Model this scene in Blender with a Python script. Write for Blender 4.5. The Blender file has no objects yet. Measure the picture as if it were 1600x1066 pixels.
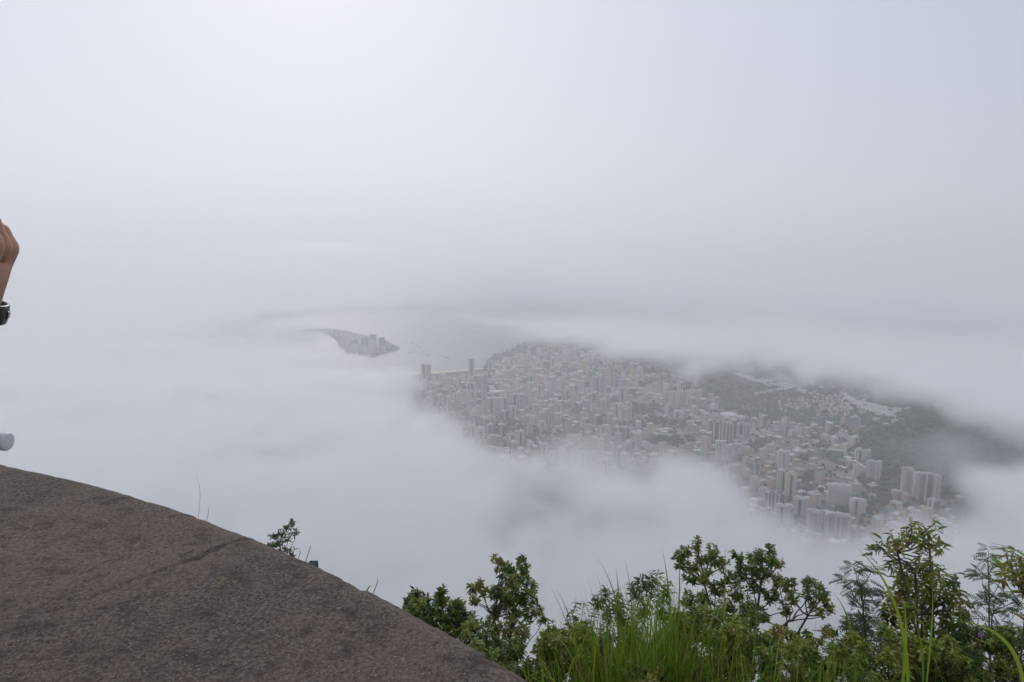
import bpy, bmesh, math, random
import numpy as np
from mathutils import Vector, Matrix, noise as mnoise
# ------------------------------------------------------------------ camera, world, sun
S = bpy.context.scene
COL = S.collection
R = math.radians
random.seed(7)
RNG = np.random.default_rng(11)
CAM_Z, PITCH, FPX = 700.0, R(8.9), 1066.7
cam_data = bpy.data.cameras.new("camera")
cam_data.sensor_width = 36.0; cam_data.lens = 24.0
cam_data.clip_start = 0.05; cam_data.clip_end = 80000.0
cam = bpy.data.objects.new("camera", cam_data); COL.objects.link(cam)
cam.location = (0, 0, CAM_Z); cam.rotation_euler = (math.pi/2 - PITCH, 0, 0)
S.camera = cam
S.view_settings.view_transform = 'Standard'; S.view_settings.look = 'None'
S.view_settings.exposure = 0.17; S.view_settings.gamma = 1.0
S.cycles.max_bounces = 10; S.cycles.diffuse_bounces = 3; S.cycles.glossy_bounces = 2
S.cycles.transmission_bounces = 4; S.cycles.volume_bounces = 8
S.cycles.transparent_max_bounces = 10; S.cycles.caustics_reflective = False
S.cycles.use_denoising = True

SUN_EL, SUN_AZ = R(28), R(-16)            # azimuth measured from +Y (view direction), negative to the left
world = bpy.data.worlds.new("World"); S.world = world; world.use_nodes = True
def world_nodes():
    nt = world.node_tree; nt.nodes.clear(); N = nt.nodes.new; L = nt.links.new
    out = N('ShaderNodeOutputWorld'); bg = N('ShaderNodeBackground'); L(bg.outputs[0], out.inputs[0])
    sky = N('ShaderNodeTexSky'); sky.sky_type = 'NISHITA'; sky.sun_disc = False
    sky.sun_elevation = SUN_EL; sky.sun_rotation = SUN_AZ; sky.altitude = 700; sky.dust_density = 3
    tc = N('ShaderNodeTexCoord')
    sd = N('ShaderNodeVectorMath'); sd.operation = 'DOT_PRODUCT'
    el, az = R(20), R(-36)
    sd.inputs[1].default_value = (math.sin(az)*math.cos(el), math.cos(az)*math.cos(el), math.sin(el))
    L(tc.outputs['Generated'], sd.inputs[0])
    nz = N('ShaderNodeTexNoise'); nz.inputs['Scale'].default_value = 2.2; nz.inputs['Detail'].default_value = 3
    nz.inputs['Roughness'].default_value = 0.45; nz.inputs['Distortion'].default_value = 0.3
    L(tc.outputs['Generated'], nz.inputs['Vector'])
    ma = N('ShaderNodeMath'); ma.operation = 'MULTIPLY_ADD'; L(nz.outputs['Fac'], ma.inputs[0]); ma.inputs[1].default_value = 0.22; 
    L(sd.outputs['Value'], ma.inputs[2])
    cr = N('ShaderNodeValToRGB'); L(ma.outputs[0], cr.inputs[0])
    e = cr.color_ramp; e.interpolation = 'B_SPLINE'
    e.elements[0].position = 0.55; e.elements[0].color = (0.43, 0.46, 0.56, 1)
    e.elements[1].position = 1.0; e.elements[1].color = (0.57, 0.62, 0.72, 1)
    m = e.elements.new(0.85); m.color = (0.60, 0.63, 0.72, 1)
    mul = N('ShaderNodeVectorMath'); mul.operation = 'SCALE'; mul.inputs['Scale'].default_value = 10.0   # divided back by the 0.1 strength
    L(cr.outputs[0], mul.inputs[0])
    mx = N('ShaderNodeMixRGB'); mx.inputs[0].default_value = 0.9
    L(sky.outputs[0], mx.inputs[1]); L(mul.outputs[0], mx.inputs[2])
    L(mx.outputs[0], bg.inputs[0]); bg.inputs[1].default_value = 0.1
world_nodes()
sun_data = bpy.data.lights.new("sun", 'SUN'); sun_data.energy = 1.5; sun_data.angle = R(12); sun_data.color = (1.0, 0.97, 0.93)
sun = bpy.data.objects.new("sun", sun_data); COL.objects.link(sun)
sdir = Vector((math.sin(SUN_AZ)*math.cos(SUN_EL), math.cos(SUN_AZ)*math.cos(SUN_EL), math.sin(SUN_EL)))
sun.rotation_euler = sdir.to_track_quat('Z', 'Y').to_euler(); sun.location = (0, 0, 900)

# ------------------------------------------------------------------ helpers
def ray(px, py):
    u, v = (px-800.0)/FPX, (py-533.0)/FPX
    cp, sp = math.cos(PITCH), math.sin(PITCH)
    return Vector((u, cp - v*sp, -sp - v*cp))          # +Y forward, Z up
def at_z(px, py, z):                                   # where the sight line meets a level plane
    d = ray(px, py); t = (z-CAM_Z)/d.z
    return Vector((d.x*t, d.y*t, z))
def at_d(px, py, depth):                               # point at a distance along +Y
    d = ray(px, py); t = depth/d.y
    return Vector((d.x*t, depth, CAM_Z + d.z*t))
def tag(o, label=None, cat=None, group=None, kind=None):
    if label: o['label'] = label
    if cat: o['category'] = cat
    if group: o['group'] = group
    if kind: o['kind'] = kind
    return o
def link(o, parent=None):
    COL.objects.link(o)
    if parent is not None: o.parent = parent
    return o
def empty(name, loc=(0, 0, 0), rz=0.0):
    o = bpy.data.objects.new(name, None); o.location = loc; o.rotation_euler = (0, 0, rz)
    o.empty_display_size = 0.2
    return link(o)
def mesh_obj(name, verts, faces, mat=None, parent=None, smooth=False):
    me = bpy.data.meshes.new(name)
    me.from_pydata([tuple(v) for v in verts], [], faces); me.update()
    if mat: 
        for m in (mat if isinstance(mat, (list, tuple)) else [mat]): me.materials.append(m)
    if smooth: me.polygons.foreach_set('use_smooth', [True]*len(me.polygons))
    return link(bpy.data.objects.new(name, me), parent)
def np_mesh(name, V, F, mat=None, parent=None, smooth=False):   # V (n,3), F (m,k) arrays
    me = bpy.data.meshes.new(name); V = np.asarray(V, np.float32); F = np.asarray(F, np.int32)
    m, k = F.shape
    me.vertices.add(len(V)); me.vertices.foreach_set('co', V.ravel())
    me.loops.add(m*k); me.loops.foreach_set('vertex_index', F.ravel())
    me.polygons.add(m); me.polygons.foreach_set('loop_start', np.arange(0, m*k, k, dtype=np.int32))
    me.update(calc_edges=True)
    if smooth: me.polygons.foreach_set('use_smooth', np.ones(m, bool))
    if mat: me.materials.append(mat)
    me.validate()
    return link(bpy.data.objects.new(name, me), parent)
def principled(name, color=(0.5, 0.5, 0.5), rough=0.8, noise=None, bump=None, spec=0.3, var=0.0, metallic=0.0, transl=None):
    """noise=(scale, colour2, detail), bump=(scale, strength, distance), var = per-island brightness spread"""
    m = bpy.data.materials.new(name); m.use_nodes = True; nt = m.node_tree; N = nt.nodes.new; L = nt.links.new
    b = nt.nodes['Principled BSDF']; out = nt.nodes['Material Output']
    b.inputs['Roughness'].default_value = rough; b.inputs['Specular IOR Level'].default_value = spec
    b.inputs['Metallic'].default_value = metallic
    tc = N('ShaderNodeTexCoord'); rgb = N('ShaderNodeRGB'); rgb.outputs[0].default_value = (*color, 1); col = rgb.outputs[0]
    if noise:
        n = N('ShaderNodeTexNoise'); n.inputs['Scale'].default_value = noise[0]; n.inputs['Detail'].default_value = noise[2] if len(noise) > 2 else 4
        L(tc.outputs['Object'], n.inputs['Vector'])
        r = N('ShaderNodeMapRange'); r.inputs[1].default_value = 0.35; r.inputs[2].default_value = 0.65; L(n.outputs['Fac'], r.inputs[0])
        mx = N('ShaderNodeMixRGB'); L(r.outputs[0], mx.inputs[0]); L(col, mx.inputs[1]); mx.inputs[2].default_value = (*noise[1], 1); col = mx.outputs[0]
    if var:
        g = N('ShaderNodeNewGeometry'); r = N('ShaderNodeMapRange'); r.inputs[3].default_value = 1-var; r.inputs[4].default_value = 1+var
        L(g.outputs['Random Per Island'], r.inputs[0])
        h = N('ShaderNodeHueSaturation'); L(r.outputs[0], h.inputs['Value']); L(col, h.inputs['Color']); col = h.outputs[0]
        r2 = N('ShaderNodeMath'); r2.operation = 'MULTIPLY_ADD'; L(g.outputs['Random Per Island'], r2.inputs[0]); r2.inputs[1].default_value = 0.05; r2.inputs[2].default_value = 0.475
        L(r2.outputs[0], h.inputs['Hue'])
    L(col, b.inputs['Base Color'])
    if bump:
        n = N('ShaderNodeTexNoise'); n.inputs['Scale'].default_value = bump[0]; n.inputs['Detail'].default_value = 6; L(tc.outputs['Object'], n.inputs['Vector'])
        bp = N('ShaderNodeBump'); bp.inputs['Strength'].default_value = bump[1]; bp.inputs['Distance'].default_value = bump[2]
        L(n.outputs['Fac'], bp.inputs['Height']); L(bp.outputs[0], b.inputs['Normal'])
    if transl:
        t = N('ShaderNodeBsdfTranslucent'); h = N('ShaderNodeMixRGB'); h.blend_type = 'MULTIPLY'; h.inputs[0].default_value = 1
        L(col, h.inputs[1]); h.inputs[2].default_value = (1.3, 1.5, 0.6, 1); L(h.outputs[0], t.inputs[0])
        ms = N('ShaderNodeMixShader'); ms.inputs[0].default_value = transl; L(b.outputs[0], ms.inputs[1]); L(t.outputs[0], ms.inputs[2]); L(ms.outputs[0], out.inputs[0])
    return m
# ------------------------------------------------------------------ terrain and water
def hill(x, y, cx, cy, h, sx, sy, rot=0.0):
    c, s = math.cos(rot), math.sin(rot); dx, dy = x-cx, y-cy
    u, v = dx*c+dy*s, -dx*s+dy*c
    return h*np.exp(-(u*u)/(2*sx*sx)-(v*v)/(2*sy*sy))
def G0(px, py, z=4.0):
    p = at_z(px, py, z); return (p.x, p.y)
COAST = [G0(*q) for q in [(-600, 640), (300, 612), (640, 583), (690, 579), (742, 575), (757, 571), (762, 561), (782, 551), (806, 545), (830, 537), (850, 520), (900, 500), (1000, 470)]]
CAPE = [G0(*q) for q in [(490, 512), (522, 513.5), (548, 518), (575, 524), (604, 531), (627, 544), (612, 550), (592, 554), (564, 551), (545, 548), (533, 537), (515, 523), (492, 516)]]
def seg_dist(X, Y, a, b):
    ax, ay = a; bx, by = b; vx, vy = bx-ax, by-ay; L2 = vx*vx+vy*vy
    t = np.clip(((X-ax)*vx+(Y-ay)*vy)/L2, 0, 1)
    return np.hypot(X-(ax+t*vx), Y-(ay+t*vy))
def inside(X, Y, poly):
    r = np.zeros(np.shape(X), bool); n = len(poly)
    for i in range(n):
        x1, y1 = poly[i]; x2, y2 = poly[(i+1) % n]
        c = ((y1 > Y) != (y2 > Y)) & (X < (x2-x1)*(Y-y1)/(y2-y1+1e-9)+x1)
        r ^= c
    return r
LAND = COAST + [(9000, 9000), (9000, -9000), (-9000, -9000), (-9000, COAST[0][1])]
def sdist(X, Y, poly):
    d = np.full(np.shape(X), 1e9)
    for i in range(len(poly)): d = np.minimum(d, seg_dist(X, Y, poly[i], poly[(i+1) % len(poly)]))
    return np.where(inside(X, Y, poly), d, -d)
def height(X, Y, fine=True):
    X = np.asarray(X, float); Y = np.asarray(Y, float)
    s = np.maximum(sdist(X, Y, LAND), sdist(X, Y, CAPE))
    base = np.clip(s*0.12, -6, 4.0)
    h = hill(X, Y, 1520, 1960, 225, 215, 330, R(-8)) + hill(X, Y, 2150, 2500, 200, 380, 500)
    h += hill(X, Y, 1180, 3450, 130, 420, 260) + hill(X, Y, 560, 4150, 120, 260, 220) + hill(X, Y, 1900, 3900, 140, 500, 400)
    h += hill(X, Y, 1130, 2870, 22, 190, 200)
    ccx, ccy = G0(566, 538); h += hill(X, Y, ccx, ccy, 26, 45, 45)
    r = np.hypot(X, Y); h += 655*np.clip(1-r/1050, 0, 1)**2
    if fine: h += (np.sin(X*0.021+1.3)*np.sin(Y*0.017)+np.sin(X*0.047)*np.sin(Y*0.053+2))*0.035*h
    return base + np.where(s > 0, h, 0)
def H(x, y): return float(height(np.array([x]), np.array([y]))[0])
def ground_px(px, py):
    z = 4.0
    for _ in range(6):
        p = at_z(px, py, z); z = 0.5*z+0.5*H(p.x, p.y)
    return Vector((p.x, p.y, H(p.x, p.y)))
def to_px(x, y, z):
    dz = z-CAM_Z; cp, sp = math.cos(PITCH), math.sin(PITCH)
    f = y*cp - dz*sp; up = y*sp + dz*cp
    return 800+FPX*x/f, 533-FPX*up/f

xs = np.unique(np.concatenate([np.linspace(-9000, -1400, 20), np.linspace(-1400, 2400, 153), np.linspace(2400, 9000, 18)]))
ys = np.unique(np.concatenate([np.linspace(-2500, 1300, 24), np.linspace(1300, 5600, 173), np.linspace(5600, 9000, 8)]))
GX, GY = np.meshgrid(xs, ys); GZ = height(GX, GY)
V = np.stack([GX, GY, GZ], -1).reshape(-1, 3); nx = len(xs); ny = len(ys)
ii = (np.arange(ny-1)[:, None]*nx+np.arange(nx-1)[None, :]).ravel()
F = np.stack([ii, ii+1, ii+nx+1, ii+nx], -1)
M_ground = principled("ground_mix", (0.035, 0.05, 0.028), 0.95, noise=(0.012, (0.105, 0.10, 0.092), 8))
tag(np_mesh("ground", V, F, M_ground, smooth=True), kind="structure")
M_sea = principled("sea_water", (0.14, 0.17, 0.18), 0.37, bump=(0.08, 0.25, 1.0), spec=0.5)
tag(mesh_obj("bay_water", [(-40000, -6000, 0), (40000, -6000, 0), (40000, 60000, 0), (-40000, 60000, 0)], [(0, 1, 2, 3)], M_sea), kind="structure")
# beach: a strip of sand along the coast
M_sand = principled("sand", (0.80, 0.72, 0.54), 0.95, noise=(0.03, (0.68, 0.60, 0.45)))
def strip(name, pts, widths, mat, lift=0.25, kind="structure", n=60):
    P = [Vector(p) for p in pts]; out = []
    T = np.linspace(0, len(P)-1, n)
    cen = [P[int(min(t, len(P)-2))].lerp(P[int(min(t, len(P)-2))+1], t-int(min(t, len(P)-2))) for t in T]
    wd = np.interp(T, range(len(P)), widths); V = []
    for i, c in enumerate(cen):
        d = (cen[min(i+1, n-1)]-cen[max(i-1, 0)]); nrm = Vector((-d.y, d.x)).normalized()
        for k in range(4):
            q = c + nrm*wd[i]*(k/3-0.5); V.append((q.x, q.y, max(H(q.x, q.y), 0.05)+lift))
    F = [(i*4+k, i*4+k+1, (i+1)*4+k+1, (i+1)*4+k) for i in range(n-1) for k in range(3)]
    return tag(mesh_obj(name, V, F, mat), kind=kind)
strip("beach", [G0(610, 586.5), G0(650, 583.5), G0(700, 580.5), G0(757, 576)], [30, 70, 75, 40], M_sand, 1.6)
M_road = principled("asphalt", (0.10, 0.10, 0.105), 0.9, noise=(0.05, (0.07, 0.07, 0.07)))
def road(pxs, w, n=80): strip("road", [Vector(G0(*q)) for q in pxs], [w]*len(pxs), M_road, 0.9, n=n)
road([(640, 588), (700, 584), (760, 580), (800, 566), (830, 552)], 26)
road([(745, 582), (752, 640), (790, 700)], 22)
road([(1110, 640), (1170, 662), (1230, 676), (1290, 668), (1345, 662)], 22)
road([(880, 600), (1000, 640), (1110, 690), (1260, 760), (1420, 835)], 18)
road([(900, 560), (1000, 590), (1100, 640), (1190, 740)], 18)

def drape(name, poly_px, mat, lift=0.35, step=24.0):
    W = [G0(*q) for q in poly_px]; gx = np.arange(min(p[0] for p in W), max(p[0] for p in W), step); gy = np.arange(min(p[1] for p in W), max(p[1] for p in W), step)
    X, Y = np.meshgrid(gx, gy); ok = inside(X, Y, W); Z = height(X, Y)+lift; n = len(gx)
    q = ok[:-1, :-1] & ok[1:, :-1] & ok[:-1, 1:] & ok[1:, 1:] & (Z[:-1, :-1] > 2.5); jj, ii_ = np.nonzero(q); b = jj*n+ii_
    return tag(np_mesh(name, np.stack([X, Y, Z], -1).reshape(-1, 3), np.stack([b, b+1, b+n+1, b+n], -1), mat, None, True), kind='structure')
M_paved = principled("city_paving", (0.36, 0.34, 0.31), 0.9, noise=(0.03, (0.15, 0.15, 0.13), 7))
drape("pavement", [(645, 590), (745, 583), (770, 572), (830, 552), (1000, 557), (1070, 578), (1110, 640), (1170, 655), (1345, 662), (1335, 700), (1365, 752), (1480, 795), (1500, 835), (1400, 850), (1260, 850), (1190, 820), (1085, 720), (1000, 740), (900, 748), (800, 735), (750, 712), (690, 668)], M_paved)

drape("cape_pavement", [(500, 516), (520, 514), (548, 519), (575, 525), (596, 533), (600, 548), (562, 552), (540, 549), (526, 533), (505, 521)], M_paved, 0.5, 9.0)

# ------------------------------------------------------------------ buildings
def facade(name, wall, glass=(0.10, 0.12, 0.14), px=3.4, pz=3.0, fx=0.5, fz=0.36):
    m = bpy.data.materials.new(name); m.use_nodes = True; nt = m.node_tree; N = nt.nodes.new; L = nt.links.new
    b = nt.nodes['Principled BSDF']; b.inputs['Roughness'].default_value = 0.75; b.inputs['Specular IOR Level'].default_value = 0.3
    tc = N('ShaderNodeTexCoord'); sx = N('ShaderNodeSeparateXYZ'); L(tc.outputs['Object'], sx.inputs[0])
    def M(op, a, c, cl=False):
        n = N('ShaderNodeMath'); n.operation = op
        for i, v in enumerate((a, c)):
            if isinstance(v, (int, float)): n.inputs[i].default_value = v
            else: L(v, n.inputs[i])
        return n.outputs[0]
    wx = M('LESS_THAN', M('FRACT', M('DIVIDE', M('ADD', M('ADD', sx.outputs[0], sx.outputs[1]), 500.0), px), 0), fx)
    wz = M('LESS_THAN', M('FRACT', M('DIVIDE', sx.outputs[2], pz), 0), fz)
    g = N('ShaderNodeNewGeometry'); nz = N('ShaderNodeSeparateXYZ'); L(g.outputs['Normal'], nz.inputs[0])
    side = M('LESS_THAN', M('ABSOLUTE', nz.outputs[2], 0), 0.5)
    msk = M('MULTIPLY', M('MULTIPLY', wx, wz), side)
    nse = N('ShaderNodeTexNoise'); nse.inputs['Scale'].default_value = 0.12; nse.inputs['Detail'].default_value = 5; L(tc.outputs['Object'], nse.inputs['Vector'])
    mr = N('ShaderNodeMapRange'); mr.inputs[1].default_value = 0.3; mr.inputs[2].default_value = 0.7; mr.inputs[3].default_value = 0.78; mr.inputs[4].default_value = 1.1; L(nse.outputs['Fac'], mr.inputs[0])
    sc = N('ShaderNodeVectorMath'); sc.operation = 'SCALE'; sc.inputs[0].default_value = wall; L(mr.outputs[0], sc.inputs['Scale'])
    mx = N('ShaderNodeMixRGB'); L(msk, mx.inputs[0]); L(sc.outputs[0], mx.inputs[1]); mx.inputs[2].default_value = (*glass, 1); L(mx.outputs[0], b.inputs['Base Color'])
    return m
PAL = {'white': (0.84, 0.83, 0.80), 'cream': (0.82, 0.70, 0.50), 'light grey': (0.60, 0.60, 0.60), 'pale pink': (0.74, 0.55, 0.49), 'beige': (0.68, 0.54, 0.38),
       'dark grey': (0.20, 0.20, 0.22), 'brown': (0.24, 0.19, 0.17), 'ochre': (0.74, 0.50, 0.18), 'greenish grey': (0.33, 0.39, 0.37), 'pale yellow': (0.82, 0.72, 0.42)}
FAC = {k: facade("wall_"+k.replace(' ', '_'), v, fx=0.42+0.2*(i % 3)*0.5) for i, (k, v) in enumerate(PAL.items())}
ROOF = {'grey': principled("roof_grey", (0.42, 0.42, 0.42), 0.9, noise=(0.2, (0.55, 0.54, 0.53))), 'pale': principled("roof_pale", (0.76, 0.75, 0.74), 0.85, noise=(0.2, (0.5, 0.5, 0.5))),
        'brown tiled': principled("roof_tile", (0.36, 0.20, 0.14), 0.9, noise=(0.3, (0.28, 0.18, 0.14))), 'dark': principled("roof_dark", (0.10, 0.10, 0.11), 0.9, noise=(0.2, (0.17, 0.17, 0.17)))}
M_slab = principled("balcony_concrete", (0.66, 0.64, 0.61), 0.8)
M_recess = principled("recess_glass", (0.09, 0.10, 0.12), 0.35, spec=0.5)
class MB:
    def __init__(s): s.v = []; s.f = []
    def box(s, x0, x1, y0, y1, z0, z1):
        n = len(s.v); s.v += [(x0,y0,z0),(x1,y0,z0),(x1,y1,z0),(x0,y1,z0),(x0,y0,z1),(x1,y0,z1),(x1,y1,z1),(x0,y1,z1)]
        s.f += [tuple(n+i for i in q) for q in ((0,3,2,1),(4,5,6,7),(0,1,5,4),(1,2,6,5),(2,3,7,6),(3,0,4,7))]; return s
    def prism(s, pts, z0, z1, top=None):
        n = len(s.v); k = len(pts); top = top or pts
        s.v += [(x, y, z0) for x, y in pts] + [(x, y, z1) for x, y in top]
        s.f += [tuple(n+i for i in reversed(range(k))), tuple(n+k+i for i in range(k))] + [(n+i, n+(i+1) % k, n+k+(i+1) % k, n+k+i) for i in range(k)]; return s
    def gable(s, x0, x1, y0, y1, z0, z1):
        n = len(s.v); i = (y1-y0)*0.35; ym = (y0+y1)/2
        s.v += [(x0,y0,z0),(x1,y0,z0),(x1,y1,z0),(x0,y1,z0),(x0+i,ym,z1),(x1-i,ym,z1)]
        s.f += [tuple(n+j for j in q) for q in ((0,3,2,1),(0,1,5,4),(2,3,4,5),(1,2,5),(3,0,4))]; return s
    def build(s, name, mat, parent=None, smooth=False): return mesh_obj(name, s.v, s.f, mat, parent, smooth)
BUILDINGS = []      # records for the labels
TAKEN = []
def building(name, x, y, w, d, h, rot, col, roof='grey', balc=None, hut=True, label=None, cat='building', group=None, z=None, auto=None, gable=False, steps=0):
    z = H(x, y) if z is None else z
    t = empty(name, (x, y, z), rot); rr = random.Random(int(x*7+y*13))
    hw, hd = w/2, d/2; wm = MB(); z0 = -6
    if steps:                                   # stepped terrace block
        for k in range(steps):
            wm.box(-hw+k*w/steps+0.01*k, -hw+(k+1)*w/steps+0.01*k, -hd, hd, z0, h*(1-0.12*k))
    else:
        wm.box(-hw, hw, -hd, hd, z0, h)
    wall = wm.build('wall', FAC[col], t)
    if gable:
        MB().gable(-hw-0.6, hw+0.6, -hd-0.6, hd+0.6, h+0.05, h+3.0+rr.random()*1.5).build('roof', ROOF[roof], t)
    elif not steps:
        rm = MB().box(-hw+0.5, hw-0.5, -hd+0.5, hd-0.5, h-0.3, h+0.25)
        for q in ((-hw-0.3, hw+0.3, -hd-0.3, -hd+0.5), (-hw-0.3, hw+0.3, hd-0.5, hd+0.3), (-hw-0.3, -hw+0.5, -hd+0.51, hd-0.51), (hw-0.5, hw+0.3, -hd+0.51, hd-0.51)):
            rm.box(*q, h-0.4, h+1.1)
        rm.build('roof', ROOF[roof], t)
        if hut:
            for k in range(1 if w < 22 else 2):
                cx = (rr.random()-0.5)*w*0.3 + (0 if w < 22 else (k-0.5)*w*0.5); cy = (rr.random()-0.5)*d*0.25
                a, b_, c = min(w*0.16, 5)+rr.random(), min(d*0.22, 5), 2.8+rr.random()*3
                MB().box(cx-a, cx+a, cy-b_, cy+b_, h+0.2, h+c).build('roof_hut', ROOF['pale'] if rr.random() < 0.5 else FAC[col], t)
    if balc == 'ribs' or (balc is None and h > 30):
        n = max(2, int(w/8))
        for sgn in (-1, 1):
            for k in range(n):
                cx = -hw+(k+0.5)*w/n; wd = w/n*0.27
                MB().box(cx-wd, cx+wd, sgn*hd-(1.5 if sgn < 0 else -0.01), sgn*hd+(1.5 if sgn > 0 else -0.01), 1, h-1.2).build('bay_column', M_slab if (k+sgn) % 3 else FAC['light grey'] if (k+int(x)) % 2 else M_recess, t)
    elif balc == 'slabs':
        mb = MB(); f = 3.2; k = 1
        while k*f < h-1:
            mb.box(-hw*0.94, hw*0.94, -hd-1.6, -hd-0.01, k*f, k*f+1.1); k += 1
        mb.build('balcony', M_slab, t)
    if label: tag(t, label, cat, group)
    else: tag(t, None, cat, group)
    px, py = to_px(x, y, z)
    BUILDINGS.append(dict(o=t, px=px, py=py, auto=auto, w=w, h=h, col=col, roof=roof, gable=gable))
    TAKEN.append((x, y, math.hypot(w, d)/2+5))
    return t
def bpx(x0, x1, yt, yb, col, label, name='apartment_block', dd=None, rot=0.0, **k):
    g = ground_px((x0+x1)/2, yb); dist = g.y
    f = g.y*math.cos(PITCH)+(CAM_Z-g.z)*math.sin(PITCH)
    w = (x1-x0)*f/FPX; h = 10
    for _ in range(30):
        if to_px(g.x, g.y, g.z+h)[1] > yt: h += 4
        else: break
    h = max(h-2, 8); dd = dd or min(w, 18)
    az = math.atan2(g.x, g.y)
    return building(name, g.x, g.y+dd*0.2, w*0.92, dd, h, -az*0.6+rot, col, label=label, **k)
L_ = bpx
L_(658, 674, 571, 599, 'brown', "broad dark brown tower with pale roof canopy beside the left end of the beach", 'tower_block', roof='pale')
L_(732, 742, 563, 590, 'dark grey', "slim dark grey tower rising at the right end of the beach", 'tower_block', roof='dark')
L_(762, 792, 622, 647, 'light grey', "long light grey slab block, left of two slabs standing end to end", balc='ribs', dd=16, roof='pale')
L_(798, 822, 617, 644, 'greenish grey', "long grey slab block, right of two slabs standing end to end", balc='ribs', dd=16, roof='pale')
L_(751, 760, 592, 640, 'greenish grey', "tall narrow greenish tower left of the long grey slabs", 'tower_block', roof='dark')
L_(764, 794, 612, 620, 'cream', "low wide sand coloured hall behind the long grey slabs", 'hall', hut=False, dd=40, roof='pale', balc='none')
L_(876, 880, 555, 567, 'white', "thin white tower standing alone near the far shore", 'tower_block')
L_(888, 893, 545, 560, 'light grey', "left one of three thin pale towers fading into far mist", 'tower_block')
L_(896, 901, 543, 560, 'white', "middle one of three thin pale towers fading into far mist", 'tower_block')
L_(905, 910, 545, 562, 'light grey', "right one of three thin pale towers fading into far mist", 'tower_block')
L_(938, 944, 550, 568, 'white', "tall bright white twin slab, the brightest block of the far rows", 'tower_block')
L_(953, 958, 550, 569, 'pale pink', "tall pinkish tower just right of the bright white far slab", 'tower_block')
L_(960, 963, 554, 569, 'white', "narrow white tower right of the pinkish far tower", 'tower_block')
L_(966, 982, 607, 630, 'pale pink', "pale pink block with strong vertical white ribs in mid city", balc='ribs')
L_(944, 950, 616, 634, 'white', "small white tower left of the pink ribbed block", 'tower_block')
L_(914, 925, 664, 684, 'white', "white ribbed tower at the misty lower rim of the city", balc='ribs')
L_(1036, 1046, 613, 633, 'ochre', "left one of three ochre yellow towers", 'tower_block', group='ochre towers')
L_(1047, 1061, 612, 638, 'pale yellow', "pale yellow front tower of the three ochre yellow towers", 'tower_block', group='ochre towers')
L_(1062, 1075, 612, 635, 'ochre', "right one of three ochre yellow towers", 'tower_block', group='ochre towers')
L_(1058, 1067, 598, 613, 'white', "white tower standing just behind the three ochre towers", 'tower_block')
L_(1052, 1068, 643, 657, 'white', "broad white block in front of the ochre towers", roof='pale')
L_(928, 950, 590, 612, 'brown', "broad brownish block behind the pink ribbed block")
L_(1112, 1130, 660, 696, 'brown', "left one of three brown high-rises above the slender white tower", 'tower_block', roof='grey')
L_(1131, 1142, 662, 692, 'brown', "middle one of three brown high-rises above the slender white tower", 'tower_block', roof='grey')
L_(1143, 1150, 658, 688, 'dark grey', "right one of three brown high-rises above the slender white tower", 'tower_block', roof='grey')
L_(1151, 1172, 662, 680, 'greenish grey', "greenish block with white ribs right of the brown high-rises", balc='ribs')
L_(1117, 1133, 690, 719, 'white', "slender white tower with dark edge at the fog rim", 'tower_block', roof='pale', balc='ribs')
L_(1134, 1142, 701, 720, 'light grey', "small grey block against the right side of the slender white tower")
L_(1144, 1158, 694, 714, 'white', "white block of two wings with flat roof right of slender white tower", balc='ribs')
L_(1158, 1172, 700, 714, 'cream', "cream low block right of the two winged white block")
L_(1215, 1233, 705, 734, 'white', "white high slab with thin ribs between city centre trees", balc='ribs', roof='pale')
L_(1214, 1226, 735, 768, 'cream', "left half of the cream twin towers", 'tower_block', balc='ribs', group='cream twin towers')
L_(1227, 1243, 742, 777, 'cream', "right taller half of the cream twin towers", 'tower_block', balc='ribs', group='cream twin towers')
L_(1293, 1328, 757, 788, 'white', "wide white slab with rows of balconies in the front quarter", balc='slabs', dd=14, roof='pale')
L_(1196, 1225, 771, 796, 'dark grey', "blue grey glass block at the fog edge below the twin towers", balc='ribs')
L_(1212, 1240, 792, 818, 'white', "front white tower with dark stripes half lost in fog", balc='ribs')
L_(1288, 1308, 806, 838, 'light grey', "left pale tower dissolving in fog at the front", 'tower_block', balc='ribs')
L_(1309, 1328, 808, 840, 'pale pink', "right pale tower dissolving in fog at the front", 'tower_block', balc='ribs')
L_(1328, 1352, 781, 803, 'white', "white square block right of the balconied slab", balc='ribs')
L_(1326, 1345, 758, 766, 'pale pink', "low pinkish block behind the balconied slab", balc='none')
L_(1336, 1360, 703, 722, 'white', "white terrace block at the foot of wooded hill", balc='ribs', dd=14)
L_(1354, 1376, 722, 748, 'light grey', "grey tower below the terrace block at the wooded hill", balc='ribs')
L_(1333, 1356, 722, 742, 'white', "long white block stepping down beside the wooded hill", balc='none', steps=5, dd=12)
L_(1319, 1322, 692, 714, 'white', "very thin white tower left of the wooded hill", 'tower_block', balc='none')
L_(1408, 1425, 733, 775, 'pale pink', "leftmost of four joined towers below the wooded hill", 'tower_block', balc='ribs', roof='grey', group='joined towers')
L_(1426, 1440, 740, 782, 'white', "second from left of four joined towers below wooded hill", 'tower_block', balc='ribs', roof='grey', group='joined towers')
L_(1441, 1454, 742, 788, 'brown', "third from left of four joined towers below wooded hill", 'tower_block', balc='ribs', roof='grey', group='joined towers')
L_(1455, 1467, 744, 790, 'pale pink', "rightmost of four joined towers below the wooded hill", 'tower_block', balc='ribs', roof='grey', group='joined towers')
L_(1240, 1262, 780, 806, 'light grey', "grey block half hidden between twin towers and balconied slab")
L_(1262, 1284, 802, 826, 'white', "long pale block in the front row at the fog rim", balc='ribs')
L_(1300, 1322, 705, 712, 'greenish grey', "low green roofed block left of the wooded hill", balc='none', hut=False)
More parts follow.
